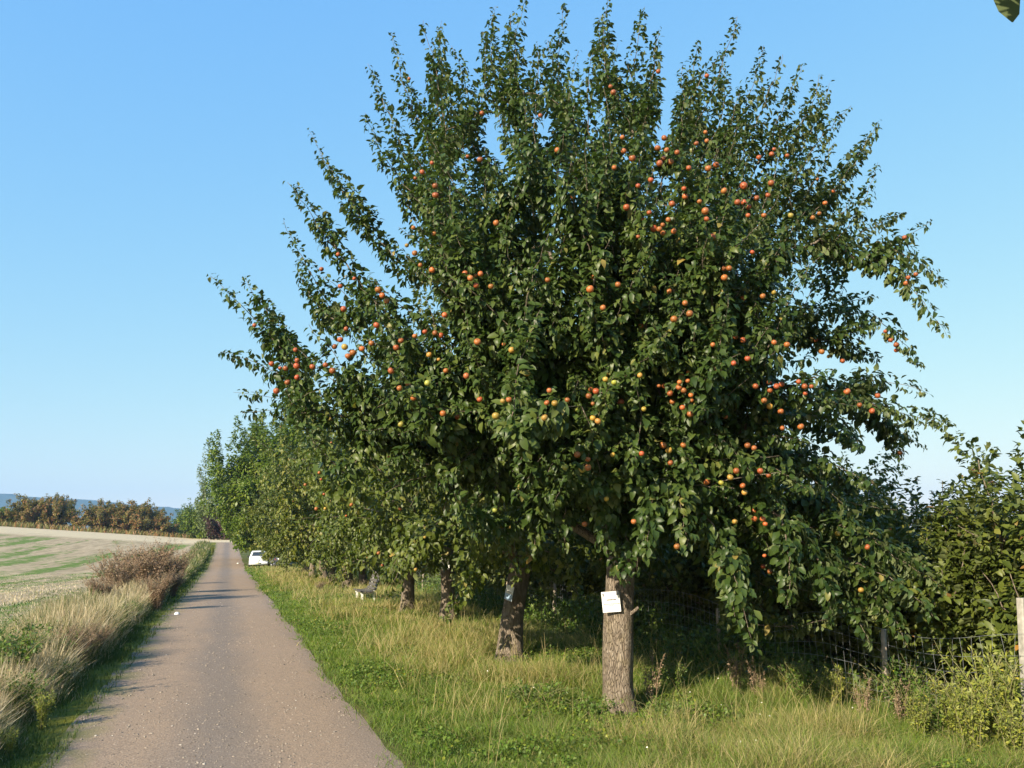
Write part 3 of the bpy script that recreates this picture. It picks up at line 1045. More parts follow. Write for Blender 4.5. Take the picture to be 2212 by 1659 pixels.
# ------------------------------------------------------------------ wire fence
FT = 8.42
M_WIRE = plain("galvanised_wire", (.30, .32, .33), .5, .3)
M_POST = plain("weathered_post", (.30, .25, .19), .9, scale=14)
M_CONC = plain("concrete_post", (.30, .285, .25), .9, scale=12, var=.35)
fence = empty("wire_fence", st3(7.60, FT))
tag(fence, "sagging sheep-wire fence on thin posts between the verge and the orchard", "fence")
FB = np.array(fence.location)
rng = np.random.default_rng(6)
post_s = [7.60, 9.72] + [9.72 + 4.1 * k for k in range(1, 11)]
for i, s_ in enumerate(post_s):
    b = st3(s_, FT) - FB
    if i == 0:
        V, F = box(b + (0, 0, .72), (.088, .088, 1.85), .3, .012)
        V[:, 0] += .055 * (V[:, 2] - b[2])
        tag(obj("post", mesh_data("concrete_post", V, F, M_CONC, smooth=False), fence), "pale concrete post leaning slightly")
    else:
        h = rng.uniform(1.0, 1.2)
        V, F = tube([b + (0, 0, -.3), b + (0, 0, h * .5), b + (rng.normal(0, .012), 0, h)], [.042, .04, .036], 8)
        obj("post", mesh_data("post", V, F, M_POST), fence)
parts = []
fs = np.arange(3.0, 46.0, .15)
nf = Noise(9)
hs = [.06, .17, .29, .42, .57, .74, .93, 1.14]
sag = (nf(fs * .55, fs * 0) - .5) * .5 * (.3 + .7 * np.abs(np.sin((fs - 9.72) / 4.1 * math.pi)))
lean_ = (nf(fs * .4, fs * 0 + 7) - .5) * .6
for h in hs:
    P = np.stack([*xy(fs + lean_ * .3 * h, FT + lean_ * h * .4), height_st(fs, FT) + h * (1 + sag * .9) + .02 * (nf(fs * 3, fs * 0 + h * 30) - .5)], 1) - FB
    parts.append(tube(P, .0017, 4, cap=False))
for k, s_ in enumerate(fs[::1]):
    hh = np.array(hs)
    P = np.stack([*xy(s_ + lean_[k] * .3 * hh + .015 * rng.normal(size=len(hs)), FT + lean_[k] * hh * .4), height_st(s_, FT) + hh * (1 + sag[k] * .9)], 1) - FB
    parts.append(tube(P, .0015, 4, cap=False))
obj("wire_mesh", mesh_data("wire_mesh", *merge(parts), M_WIRE), fence)

# ------------------------------------------------------------------ grass
GN = [Noise(60 + k) for k in range(6)]


def scatter(n, s0, s1, t0, t1, rng, power=1.25):
    u = rng.random(n)
    e = 1 - power
    s = (s0 ** e + u * (s1 ** e - s0 ** e)) ** (1 / e)
    t = rng.uniform(0, 1, n) * (t1 - t0) + t0
    return s, t


def in_view(x, y, margin=260):
    px, py, cf = project(np.stack([x, y, height(x, y)], 1))
    return np.nan_to_num((px > -margin) & (px < 1024 + margin) & (py < 930), nan=False)


def grass(name, s, t, H, W, lean, tone, rng, mat=None):
    x, y = xy(s, t)
    ok = in_view(x, y)
    x, y, H, W, lean, tone, s, t = (v[ok] for v in (x, y, H, W, lean, tone, s, t))
    V, F, T = blades(np.stack([x, y, height(x, y) - .01], 1), H, W, lean, np.clip(tone, 0, 1), rng)
    o = obj(name, mesh_data(name, V, F, mat or M_GRASS, T))
    return o


rng = np.random.default_rng(70)
# verge on the right: short at the track's edge, long and half dry towards the trees
s, t = scatter(420000, 7.0, 90, 1.45, 9.5, rng, 1.45)
er = edge_r(s)
inset = t - er
keep = inset > rng.normal(-.02, .10, len(s)) + .22 * (GN[5](s * 1.4, 0 * s) - .5)
dens = smooth(-.1, .5, inset) * .75 + .25
keep &= rng.random(len(s)) < dens
s, t, inset = s[keep], t[keep], inset[keep]
dry = GN[0](s * .45, t * .6) * .6 + GN[1](s * 1.3, t * 1.5) * .4
dry = dry - .06 * (1 - smooth(14, 24, s)) + .10 * smooth(.8, 2.2, inset) - .18 * (1 - smooth(.2, 1.0, inset)) + .12 * smooth(20, 55, s)
shade = GN[2](s * .8, t * .8)
H = (.06 + .09 * smooth(.1, 1.6, inset) + .10 * shade) * (.55 + .9 * GN[5](s * 2.6, t * 2.6)) * rng.uniform(.5, 1.35, len(s)) * (1 + .5 * smooth(.5, .75, dry))
tone = np.where(rng.random(len(s)) < smooth(.48, .84, dry) * .52 + .09 * smooth(.2, .8, inset) + .03, rng.uniform(.68, 1, len(s)), rng.uniform(.12, .55, len(s)) + .25 * (dry - .45))
tb = [np.array(o.location) for o in [tree] + ROW[:4]]
xx, yy = xy(s, t)
for b in tb:
    H = H * (.12 + .88 * smooth(.25, 1.0, np.hypot(xx - b[0], (yy - b[1] + .25) * .8)))
W = np.maximum(.0065, .00078 * s) * rng.uniform(.6, 1.3, len(s))
tag(grass("verge_grass", s, t, H, W, rng.uniform(.2, 1.5, len(s)), tone, rng), kind="stuff")
# broad-leaved herbs among the grass
s, t = scatter(60000, 7.0, 45, 1.9, 9.0, rng, 1.5)
pat = GN[5](s * .8, t * .9) * .6 + GN[4](s * 2.1, t * 2.1) * .4
k = rng.random(len(s)) < smooth(.46, .62, pat) + .05
s, t, pat = s[k], t[k], pat[k]
x, y = xy(s, t)
n = len(s)
hh = rng.uniform(.03, .15, n) + .10 * smooth(.5, .7, pat)
hh = hh * (.15 + .85 * smooth(.3, 1.0, np.hypot(x - TB[0], y - TB[1] + .25)))
az = rng.uniform(0, 6.28, n)
dd = (np.stack([x, y, height(x, y) + hh], 1), np.stack([np.cos(az), np.sin(az), rng.uniform(-.5, .3, n)], 1), np.array([0, 0, 1.0]) + rng.normal(0, .35, (n, 3)),
      rng.uniform(.03, .058, n) * (1 + .02 * s), rng.uniform(.018, .034, n) * (1 + .02 * s), np.clip(rng.normal(.58, .2, n), 0, .93), None)
tag(obj("ground_herbs", leaves_mesh("ground_herbs", dd, rng, M_WEED, PROF_SMALL)), kind="stuff")
# small white clover heads
s, t = scatter(26, 7.6, 14, 4.0, 8.2, rng, 1.2)
x, y = xy(s, t)
n = len(s)
dd = (np.stack([x, y, height(x, y) + rng.uniform(.14, .26, n)], 1), rng.normal(0, 1, (n, 3)), rng.normal(0, .4, (n, 3)) + (0, -.6, .8), np.full(n, .024), np.full(n, .022), np.full(n, 1.0), None)
tag(obj("white_clover", leaves_mesh("white_clover", dd, rng, plain("clover_petal", (.7, .68, .62), .8), PROF_SMALL)), kind="stuff")
# tall straw stalks with seed heads
s, t = scatter(6500, 8.5, 80, 2.6, 8.6, rng, 1.3)
d2 = GN[0](s * .45, t * .6) * .6 + GN[3](s * .9, t * .9) * .4 + .08 * smooth(20, 50, s)
k = rng.random(len(s)) < smooth(.42, .68, d2) + .05
s, t = s[k], t[k]
tag(grass("tall_dry_grass", s, t, rng.uniform(.35, .85, len(s)), np.maximum(.005, .0005 * s), rng.uniform(.1, .8, len(s)), rng.uniform(.72, 1, len(s)), rng), kind="stuff")
# strip on the left of the track: tall, dry, green at the foot
s, t = scatter(190000, 7.0, 140, -4.4, -1.55, rng, 1.35)
inset = edge_l(s) - t
inset = inset - .20 - .22 * NZ[5](s * .9, 0 * s)
keep = (inset > rng.normal(.0, .10, len(s)) + .5 * (GN[4](s * .8, 0 * s) - .5)) | (rng.random(len(s)) < .10 + .55 * (1 - smooth(9, 13, s)))
keep &= inset > -.55
s, t, inset = s[keep], t[keep], inset[keep]
clump = GN[4](s * .7, t * 1.2) * .6 + GN[5](s * 2.2, t * 2.2) * .4
H = (.10 + .60 * smooth(.0, .6, inset) * (1 - .5 * smooth(1.9, 2.5, inset))) * (.4 + clump * 1.15) * rng.uniform(.35, 1.4, len(s)) * (.82 + .18 * smooth(11, 18, s))
dryp = smooth(-.1, .6, inset) * (.35 + .65 * smooth(8.5, 13, s + 2.2 * inset)) * (1 - .6 * smooth(34, 48, s)) * (.5 + .48 * smooth(.28, .5, GN[2](s * .5, t * .7)))
tone = np.where(rng.random(len(s)) < dryp, rng.uniform(.72, 1, len(s)), rng.uniform(.0, .5, len(s)))
tag(grass("dry_grass_strip", s, t, H, np.maximum(.0065, .00075 * s) * rng.uniform(.6, 1.2, len(s)), rng.uniform(.05, .8, len(s)), tone, rng, M_STRAW), kind="stuff")
# stubble and volunteer green in the field
s, t = scatter(120000, 9, 75, -30, -4.0, rng, 1.5)
green = GN[3](s * .08 + t * .1, t * .35 - s * .1)
tone = np.where(rng.random(len(s)) < smooth(.60, .72, green) * .6 + .01, rng.uniform(.2, .55, len(s)), rng.uniform(.86, 1, len(s)))
tag(grass("stubble", s, t, rng.uniform(.05, .15, len(s)) * (1 - .75 * smooth(30, 74, s)), np.maximum(.006, .0007 * s), rng.uniform(.1, 1.2, len(s)), tone, rng, M_STRAW), kind="stuff")
# shaded undergrowth along the fence
s, t = scatter(30000, 10.5, 50, 7.3, 10.2, rng, 1.2)
u = rng.random(len(s))
hh = (.55 + .5 * GN[1](s * .6, t * .6)) * smooth(7.2, 8.4, t) * (.35 + .65 * smooth(10.5, 13.5, s))
x, y = xy(s, t)
P = np.stack([x, y, height(x, y) + hh * u ** .8], 1)
n = len(P)
dd = (P, rng.normal(0, 1, (n, 3)) + (0, 0, -.2), np.array([0, 0, 1.0]) + rng.normal(0, .5, (n, 3)), rng.uniform(.08, .15, n), rng.uniform(.04, .07, n), rng.random(n) * .8, None)
tag(obj("undergrowth", leaves_mesh("undergrowth", dd, rng, M_WEED, PROF_SMALL)), kind="stuff")
# rusty margin along the far edge of the field
s = rng.uniform(192, 207, 9000)
t = rng.uniform(-130, 45, 9000)
tag(grass("dry_margin", s, t, rng.uniform(.5, 1.5, 9000), np.full(9000, .16), rng.uniform(.1, .7, 9000), rng.uniform(0, .9, 9000), rng, M_HAW_LEAF), kind="stuff")
# loose stones on the track
s, t = scatter(15000, 7.5, 45, -1.7, 1.7, rng, 1.5)
x, y = xy(s, t)
n = len(s)
o8 = np.array([(-1, -1, -.4), (1, -1, -.4), (1, 1, -.4), (-1, 1, -.4), (-.7, -.7, .6), (.7, -.7, .6), (.7, .7, .6), (-.7, .7, .6)])
q8 = np.array([(0, 1, 5, 4), (1, 2, 6, 5), (2, 3, 7, 6), (3, 0, 4, 7), (4, 5, 6, 7)])
r = np.minimum(rng.gamma(2.0, .0021, n), .014) * (1 + .012 * s)
V = np.stack([x, y, height_st(s, t) + .03 * (NZ[4](s * 1.1, t * 1.6) - .5)], 1)[:, None] + o8[None] * r[:, None, None] * rng.uniform(.55, 1.35, (n, 8, 3))
F = (np.arange(n)[:, None, None] * 8 + q8[None]).reshape(-1, 4)
qs = NT("gravel_stone")
tn = qs.n("Attribute", {"attribute_name": "tone"}).outputs["Fac"]
M_STONE = qs.p(Base_Color=qs.ramp(tn, [(0, (.10, .085, .072)), (.6, (.27, .225, .18)), (.965, (.31, .26, .21)), (1, (.44, .40, .35))]), Roughness=.9)
tag(obj("gravel", mesh_data("gravel", V.reshape(-1, 3), F, M_STONE, np.repeat(rng.random(n), 8), smooth=False)), kind="stuff")

# ------------------------------------------------------------------ weeds: separate plants
def weed_proto(name, h, nst, mat, leaf, ratio, seed, gap=.03, dense=1.2, spread=.05, fan=.35, branch=4, prof=PROF_SMALL, tipn=.6, low=.1, stem_m=None, bl=.35):
    rng = np.random.default_rng(seed)
    ch, stems = [], []
    for i in range(nst):
        a = rng.uniform(0, 6.28)
        e = np.array([math.cos(a), math.sin(a), 0])
        b = e * rng.uniform(0, .12)
        hh = h * rng.uniform(.65, 1.05)
        tip = b + e * hh * fan * rng.uniform(.3, 1.2) + (0, 0, hh)
        m = 9
        p = np.concatenate([[b - (0, 0, .04)], bez(b, b + (0, 0, hh * .6), tip, m)])
        r = np.linspace(.006, .0025, m + 1) * (1 + .25 * h)
        ch.append((p, r, max(0, int(m * low)), i))
        for _ in range(branch):
            f = rng.uniform(.3, .9)
            q = p[int(f * m)]
            a2 = rng.uniform(0, 6.28)
            tq = q + np.array([math.cos(a2) * .55, math.sin(a2) * .55, .85]) * hh * bl * rng.uniform(.5, 1.1)
            pp = np.concatenate([[q], bez(q, q + (tq - q) * .5 + (0, 0, -.03), tq, 5)])
            ch.append((pp, np.linspace(.0035, .002, 6), 0, i))
    root = empty(name)
    obj("stem", mesh_data("stem", *merge([tube(p, r, 4) for p, r, _, _ in ch]), stem_m or M_WEEDSTEM), root)
    data = plume_leaves(ch, rng, leaf, gap=gap, spread=spread, dense=dense, tipn=tipn, droop=.15, ratio=ratio)
    obj("foliage", leaves_mesh("foliage", data, rng, mat, prof, (.1, .5), (.05, .4)), root)
    return root


M_WEEDSTEM = plain("weed_stem", (.20, .19, .08), .8)
M_DRYSTEM = plain("dry_stem", (.24, .16, .10), .85)
USED = set()


def plant(proto, pos, label, cat, group, sc_=1.0, rz=0.0):
    o = proto
    if proto.name in USED:
        o = copy_tree(proto)
    USED.add(proto.name)
    o.location, o.rotation_euler, o.scale = pos, (0, 0, rz), (sc_, sc_, sc_ * 1.0)
    tag(o, label, cat, group)


BROWN = [weed_proto("dried_weed", 1.0, 44, M_DRY, .034, .5, 81, gap=.016, dense=1.3, spread=.045, fan=.62, branch=7, stem_m=M_DRYSTEM),
         weed_proto("dried_weed", 1.0, 40, M_DRY, .036, .45, 82, gap=.016, dense=1.4, spread=.045, fan=.5, branch=7, stem_m=M_DRYSTEM)]
NET = [weed_proto("nettle", 1.0, 20, M_WEED, .06, .45, 83, gap=.024, dense=1.5, spread=.05, fan=.4, branch=2),
       weed_proto("nettle", 1.0, 16, M_WEED, .065, .5, 84, gap=.024, dense=1.5, spread=.06, fan=.6, branch=3)]
GOLD = [weed_proto("goldenrod", 1.0, 13, M_GOLD, .075, .32, 85, gap=.02, dense=1.5, spread=.05, fan=.3, branch=4, bl=.25),
        weed_proto("goldenrod", 1.0, 10, M_GOLD, .06, .4, 86, gap=.018, dense=1.5, spread=.05, fan=.35, branch=5, bl=.25)]
DOCK = [weed_proto("dock_plant", 1.0, 4, M_DRY, .035, .7, 87, gap=.014, dense=2.0, spread=.03, fan=.2, branch=4, low=.4, bl=.25, stem_m=M_DRYSTEM)]
LOW = [weed_proto("nettle_patch", .5, 26, M_WEED, .075, .6, 88, gap=.035, dense=1.8, spread=.08, fan=1.5, branch=1)]

GL, GR = "weeds along the field side of the track", "weeds in the verge by the fence"
n0, n1 = NET
b0, b1 = BROWN
g0, g1 = GOLD
left = [
    (b0, 252, 1308, 1.65, "dried weed bush, shaggy left flank of the largest brown clump by the track"),
    (b1, 318, 1300, 2.25, "tallest brown dried weed bush beside the track"),
    (b0, 355, 1282, 1.95, "brown dried weed bush on the track side of the tallest one"),
    (b0, 285, 1296, 1.95, "brown dried weed bush between the shaggy one and the tallest one"),
    (b1, 338, 1318, 1.2, "low brown weed bush spilling onto the moss before the tallest one"),
    (b0, 372, 1290, 1.05, "low dark-stemmed weed bush with a gap of light beneath it"),
    (b1, 215, 1322, 1.15, "loose brown weed fading into pale grass beside the large clump"),
    (b1, 385, 1262, 1.35, "brown dried weed bush ending the large clump towards the far track"),
    (n0, 262, 1366, .75, "dense green weed clump hugging the track edge before the brown bushes"),
    (n1, 225, 1352, .6, "green weed clump in pale grass behind the dense one at the track edge"),
    (b1, 165, 1452, .8, "wiry brown weed leaning over the mossy track edge"),
    (b0, 192, 1432, .7, "thin dead weed with a few green leaves beside the wiry brown one"),
    (n0, 60, 1475, 1.0, "tall leafy green weed with yellow top leaves in the near strip"),
    (n1, 8, 1520, 1.05, "broad green weed at the picture's lower left border, topmost there"),
    (n1, 105, 1462, .7, "bushy green weed between the yellow-topped one and the wiry brown one"),
    (n1, 40, 1560, .6, "dark leafy weed low in the shade at the near end of the strip"),
    (n0, 130, 1500, .5, "low green weed against the mossy edge, in front of the wiry brown one"),
    (n0, 35, 1500, .95, "leafy green weed with yellowing tips, lowest of the tall ones in the near strip"),
    (n1, 88, 1440, .8, "slim green weed before the pale grass, past the leafy yellow-topped one"),
    (g0, 140, 1430, .7, "feathery olive weed between two brown ones at the near strip"),
    (g1, 90, 1575, .5, "low bright green weed at the mossy edge near the corner"),
    (b1, 150, 1410, .8, "thin brown weed standing in the palest grass"),
    (b0, 205, 1385, .7, "grey-brown weed between pale grass and the green clump"),
    (g1, 20, 1640, .35, "small bright green weed at the track's near corner"),
    (b1, 120, 1355, .7, "lone thin brown weed in the pale dry grass far from the track"),
    (g0, 425, 1228, .95, "green bush beyond the brown clump on the field side of the track"),
    (g1, 440, 1212, 1.1, "second green bush beyond the brown clump, narrower and farther"),
    (g0, 458, 1198, 1.2, "yellow-green bush last in the line at the far bend"),
    (g1, 410, 1243, .85, "olive weed bush right behind the brown clump"),
]
rng = np.random.default_rng(91)
for p, x, y, h, lab in left:
    plant(p, on_ground(x, y), lab, "weed", GL, h, rng.uniform(0, 6.28))
right = [
    (g0, 2165, 1572, .98, "tall yellowing goldenrod against the pale concrete post"),
    (g1, 2105, 1585, .85, "broad goldenrod with bright yellow lower leaves"),
    (g0, 2060, 1560, .72, "goldenrod on the inner side of the bright yellow-leaved one"),
    (g1, 2195, 1590, .7, "shorter goldenrod in front of the concrete post's foot"),
    (n0, 2025, 1560, .62, "upright green weed at the edge of the goldenrod stand"),
    (g0, 2130, 1552, 1.0, "goldenrod rising highest against the fence wires"),
    (g1, 1990, 1568, .6, "low feathery weed between wooden post and goldenrods"),
    (n1, 1960, 1530, .8, "leafy weed climbing the fence wires past the wooden post"),
    (DOCK[0], 1868, 1540, .62, "rust-brown dock spike just before the wooden post"),
    (DOCK[0], 1945, 1540, .6, "dark brown dock spike just past the wooden post"),
    (n1, 1740, 1520, .65, "bushy green weed below the sagging wire patch"),
    (g1, 1700, 1505, .6, "yellow-green weed at the shade line left of the bushy one"),
    (g0, 1800, 1528, .6, "feathery weed midway between the bushy one and the dock spike"),
    (DOCK[0], 1590, 1500, .8, "straight dead stalk with brown seed heads in front of the dark gap"),
    (DOCK[0], 1640, 1512, .65, "branching dead stalk next to the straight one"),
    (n0, 1460, 1500, .6, "green weed beside the big trunk, on its fence side"),
    (DOCK[0], 1410, 1520, .75, "pale dried stalk with forked top close to the big trunk"),
    (LOW[0], 1150, 1530, .75, "flat patch of dark nettles in front of the leaning trunk"),
    (LOW[0], 1285, 1555, .65, "low patch of nettles at the foot of the big trunk"),
    (LOW[0], 1440, 1560, .6, "low nettles in the grass on the fence side of the big trunk"),
    (b1, 690, 1275, .55, "small dead brown weed in the verge grass near the bench"),
]
for p, x, y, h, lab in right:
    y += np.interp(x, [1690, 1900, 2060, 2200], [8, 30, 50, 58])
    plant(p, on_ground(x, y), lab, "weed", GR, h, rng.uniform(0, 6.28))

# ------------------------------------------------------------------ bench, cars, notices, bits
M_WHITE = plain("white_paint", (.78, .78, .75), .5, var=.06)
M_SLAT = plain("dark_slat", (.085, .075, .06), .8, var=.3, scale=20)
bp = on_ground(790, 1303)
bench = empty("park_bench", bp, math.atan2(-CU, CV))
tag(bench, "dark slatted bench with white legs in the verge grass, seen end-on", "bench")
prof = [(0, .47), (.13, .455), (.26, .45), (.39, .47), (.50, .56), (.56, .69), (.61, .83), (.66, .97), (.70, 1.10)]
sl_s, sl_b = [], []
for k, (a, h) in enumerate(prof):
    d0 = np.array(prof[min(k + 1, 8)]) - np.array(prof[max(k - 1, 0)])
    an = math.atan2(d0[1], d0[0])
    V, F = box((0, 0, 0), (.11, 1.8, .045), 0, .01)
    V = np.stack([V[:, 0] * math.cos(an) - V[:, 2] * math.sin(an) + a - .3, V[:, 1], V[:, 0] * math.sin(an) + V[:, 2] * math.cos(an) + h], 1)
    (sl_s if k < 4 else sl_b).append((V, F))
obj("seat", mesh_data("seat", *merge(sl_s), M_SLAT, smooth=False), bench)
obj("backrest", mesh_data("backrest", *merge(sl_b), M_SLAT, smooth=False), bench)
for yy in (-.65, .65):
    ps = [box((-.24, yy, .19), (.07, .07, .44)), box((.2, yy, .19), (.07, .07, .44)), box((-.02, yy, .395), (.56, .062, .06))]
    ps.append(tube([(.1, yy, .43), (.26, yy, .52), (.38, yy, .95)], .022, 6))
    obj("leg", mesh_data("leg", *merge(ps), M_WHITE, smooth=False), bench)


def car(name, label, pos, rz, paint):
    root = empty(name, pos, rz)
    tag(root, label, "car")
    sec = [(-2.06, .42, .34, .80, .72, .86, .84), (-2.0, .30, .55, .86, .95, .82, .98), (-1.86, .27, .6, .87, .98, .80, 1.10), (-1.52, .25, .6, .875, 1.0, .66, 1.50),
           (-.9, .24, .6, .88, 1.0, .64, 1.56), (.1, .24, .6, .88, .98, .63, 1.53), (.62, .24, .6, .88, .96, .62, 1.42), (1.22, .24, .58, .87, .93, .72, 1.00), (1.85, .26, .55, .82, .76, .66, .82), (2.08, .36, .5, .7, .64, .6, .68)]
    V = []
    for y, z0, z1, w, zb, wr, zr in sec:
        V.append([(-w * .93, y, z0), (-w, y, z1), (-w * .97, y, zb), (-wr, y, zr), (0, y, zr + .025), (wr, y, zr), (w * .97, y, zb), (w, y, z1), (w * .93, y, z0), (0, y, z0)])
    V = np.array(V)
    n, m = V.shape[:2]
    i, j = np.meshgrid(np.arange(n - 1), np.arange(m), indexing='ij')
    F = np.stack([i * m + j, (i + 1) * m + j, (i + 1) * m + (j + 1) % m, i * m + (j + 1) % m], -1).reshape(-1, 4)
    caps = []
    for o, fl in ((0, 0), ((n - 1) * m, 1)):
        for q in ((0, 1, 8, 9), (1, 2, 7, 8), (2, 3, 6, 7), (3, 4, 5, 6)):
            q = tuple(o + a for a in q)
            if q[0] == o and not fl:
                q = (o + 0, o + 1, o + 8, o + 9)
            caps.append(q[::-1] if fl else q)
    body = obj("body", mesh_data("body", V.reshape(-1, 3), np.concatenate([F, np.array(caps)]), paint), root)
    gl = [(-.66, -1.885, 1.09), (.66, -1.885, 1.09), (.54, -1.575, 1.455), (-.54, -1.575, 1.455)]
    def slab(pts, off, nrm, mat, nm):
        a = np.array(pts, float) + np.array(nrm) * off
        b = np.array(pts, float) - np.array(nrm) * .01
        obj(nm, mesh_data(nm, np.concatenate([a, b]), np.array([(0, 1, 2, 3), (0, 4, 5, 1), (1, 5, 6, 2), (2, 6, 7, 3), (3, 7, 4, 0)]), mat, smooth=False), root)
    slab(gl, .012, (0, -.75, .65), M_GLASS, "rear_window")
    for sx in (-1, 1):
        pts = [(sx * .845, -1.5, 1.02), (sx * .845, .95, .99), (sx * .655, .50, 1.38), (sx * .668, -1.35, 1.46)]
        slab(pts if sx < 0 else pts[::-1], .02, (sx * .9, 0, .35), M_GLASS, "side_window")
        slab([(sx * .80, -2.03, .80), (sx * .62, -2.06, .80), (sx * .62, -1.985, 1.0), (sx * .80, -1.965, 1.0)][::(1 if sx < 0 else -1)], .02, (0, -1, .1), M_TAIL, "tail_light")
        obj("mirror", mesh_data("mirror", *box((sx * 1.0, .55, 1.02), (.2, .12, .15), 0, .03), M_TYRE), root)
        for yy in (-1.3, 1.3):
            V, F = tube([(sx * .90, yy, .31), (sx * .68, yy, .31)], .31, 16)
            wh = obj("wheel", mesh_data("wheel", V, F, M_TYRE), root)
            V, F = tube([(sx * .915, yy, .31), (sx * .88, yy, .31)], .19, 12)
            obj("rim", mesh_data("rim", V, F, M_RIM), wh)
    obj("bumper", mesh_data("bumper", *box((0, -2.09, .43), (1.66, .16, .22), 0, .06), paint), root)
    obj("number_plate", mesh_data("number_plate", *box((-.05, -2.185, .45), (.52, .02, .12)), M_PLATE), root)
    return root


M_GLASS = plain("car_glass", (.03, .035, .04), .08, spec=.8)
M_TAIL = plain("tail_lens", (.30, .03, .02), .2)
M_TYRE = plain("tyre_rubber", (.025, .025, .025), .8)
M_RIM = plain("wheel_rim", (.4, .4, .42), .35, .8)
M_PLATE = plain("plate_paint", (.72, .70, .45), .5, var=.05)
M_CARW = plain("white_car_paint", (.80, .82, .84), .25, var=.02, spec=.6)
M_CARD = plain("dark_car_paint", (.05, .055, .065), .25, var=.05, spec=.6)
cp = at_y(559, 1222, 83.0)
cp[2] = float(height(cp[0], cp[1]))
hd = math.atan2(-CU, CV)
car("parked_car", "white hatchback parked at the end of the verge, rear towards us", cp, hd - .05, M_CARW)
cp2 = at_y(603, 1222, 81.0)
cp2[2] = float(height(cp2[0], cp2[1]))
car("parked_car", "dark car mostly hidden by low boughs beside the white one", cp2, hd + .08, M_CARD)

M_PAPER = plain("laminated_paper", (.74, .74, .72), .3, var=.05, spec=.5)
M_INK = plain("grey_ink", (.10, .10, .11), .6)
M_DARKINK = plain("dark_ink", (.04, .04, .05), .6)
M_BLUE_REFL = plain("blue_reflection", (.30, .42, .56), .3, var=.12, scale=12, spec=.6)


def notice(label, center, w, h, yaw, roll, pitch, marks, strip=None, nail=True):
    root = empty("notice", center)
    root.rotation_euler = (pitch, roll, yaw)      # faces local -Y
    tag(root, label, "notice", "paper notices on the apple trunks")
    V, F = box((0, 0, 0), (w, .006, h))
    obj("sheet", mesh_data("sheet", V, F, M_PAPER, smooth=False), root)
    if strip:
        obj("print", mesh_data("print", *box((0, -.005, strip), (w * .97, .004, h * .42)), M_BLUE_REFL, smooth=False), root)  # bluish reflection on the sheet's lower half, put in as colour
    ps = []
    r = np.random.default_rng(3)
    for zz, x0, x1, hh in marks:
        x, ps = x0, []
        while x < x1:
            l = r.uniform(.006, .016) * w / .26
            ps.append(box((x + l / 2, -.0052, zz + r.normal(0, .0008)), (l, .003, hh * r.uniform(.7, 1.2))))
            x += l + .004
        obj("text_line", mesh_data("text_line", *merge(ps), M_INK, smooth=False), root)
    return root


nt = notice("square white notice pinned to the big trunk with a grey clip at one corner", at_y(1320, 1300, TY - .225), .245, .272, -.22, R(-5), 0.0,
            [(.028, -.058, .062, .017), (-.026, -.105, .105, .009), (-.043, -.035, .035, .009)])
obj("emblem", mesh_data("emblem", *merge([box((-.099, -.006, .105), (.018, .004, .012)), box((-.098, -.006, .088), (.011, .004, .024))]), M_DARKINK, smooth=False), nt)
obj("clip", mesh_data("clip", *box((.101, -.009, .112), (.038, .012, .05), 0, .004), plain("clip_metal", (.16, .18, .21), .4, .4), smooth=False), nt)
t2 = on_ground(1100, 1426)
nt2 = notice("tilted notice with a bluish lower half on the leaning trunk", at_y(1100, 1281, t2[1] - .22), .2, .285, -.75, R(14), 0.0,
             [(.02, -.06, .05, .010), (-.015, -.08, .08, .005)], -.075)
t3 = on_ground(968, 1352)
nt3 = notice("faded grey notice hanging high among leaves on the scarred trunk's bough", at_y(962, 1214, t3[1] - .9), .26, .34, -.3, R(6), 0.0,
             [(.05, -.07, .07, .012), (-.02, -.09, .09, .006), (-.05, -.09, .06, .006)])

M_LITTER = plain("white_litter", (.75, .74, .70), .7)
V, F = box((0, 0, .05), (.22, .16, .1), .4, .05)
tag(obj("white_stone", mesh_data("white_stone", V, F, M_LITTER), None, on_ground(514, 1218)), "small white stone lying on the track before the white car", "stone")
for (x, y, r_, lab) in ((382, 1327, .09, "white stone at the mossy track edge under the brown bushes"), (2008 * 1.0, 1612, .07, "pale crumpled leaf litter lump in the verge below the goldenrods")):
    V, F = tube([(0, 0, -.02), (0, 0, r_ * .3), (0, 0, r_ * .8)], [r_, r_ * .9, r_ * .4], 8, .15, np.random.default_rng(int(x)))
    tag(obj("pale_stone", mesh_data("pale_stone", V, F, M_LITTER), None, on_ground(x, y)), lab, "stone")

# a bough of a tree standing just outside the picture reaches into the top corner
rng = np.random.default_rng(97)
tp = at_y(2180, -10, 3.3)
ch = []
root_p = tp + (2.6, -.4, -.6)
mainp = np.concatenate([[root_p], bez(root_p, root_p + (-1.2, .2, .95), tp + (.03, 0, .09), 14)])
ch.append((mainp, np.linspace(.03, .003, 15), 4, 0))
for k in range(4, 13, 2):
    q = mainp[k]
    e = q + (rng.uniform(-.1, .3), rng.uniform(-.3, .3), rng.uniform(.05, .35))
    ch.append((np.concatenate([[q], bez(q, (q + e) / 2, e, 5)]), np.linspace(.006, .002, 6), 0, 1))
for k in range(26):  # unseen leafy shoots above the frame, added to shade the corner leaf
    q = mainp[rng.integers(4, 13)]
    e = np.array([rng.uniform(.9, 2.2), rng.uniform(2.0, 2.9), 0])
    e[2] = 2.3 + e[1] * rng.uniform(.95, 1.35)
    ch.append((np.concatenate([[q], bez(q, (q + e) / 2 + (0, 0, .2), e, 9)]), np.linspace(.008, .003, 10), 2, 2))
tw = empty("overhanging_bough", root_p)
tag(tw, "dark leaf at the tip of a bough poking into the picture's upper corner", "bough")
obj("branch", mesh_data("branch", *merge([tube(p - root_p, r, 6) for p, r, _, _ in ch]), M_BARK), tw)
d = plume_leaves(ch, rng, .10, gap=.03, spread=.1, dense=2, tipn=.6)
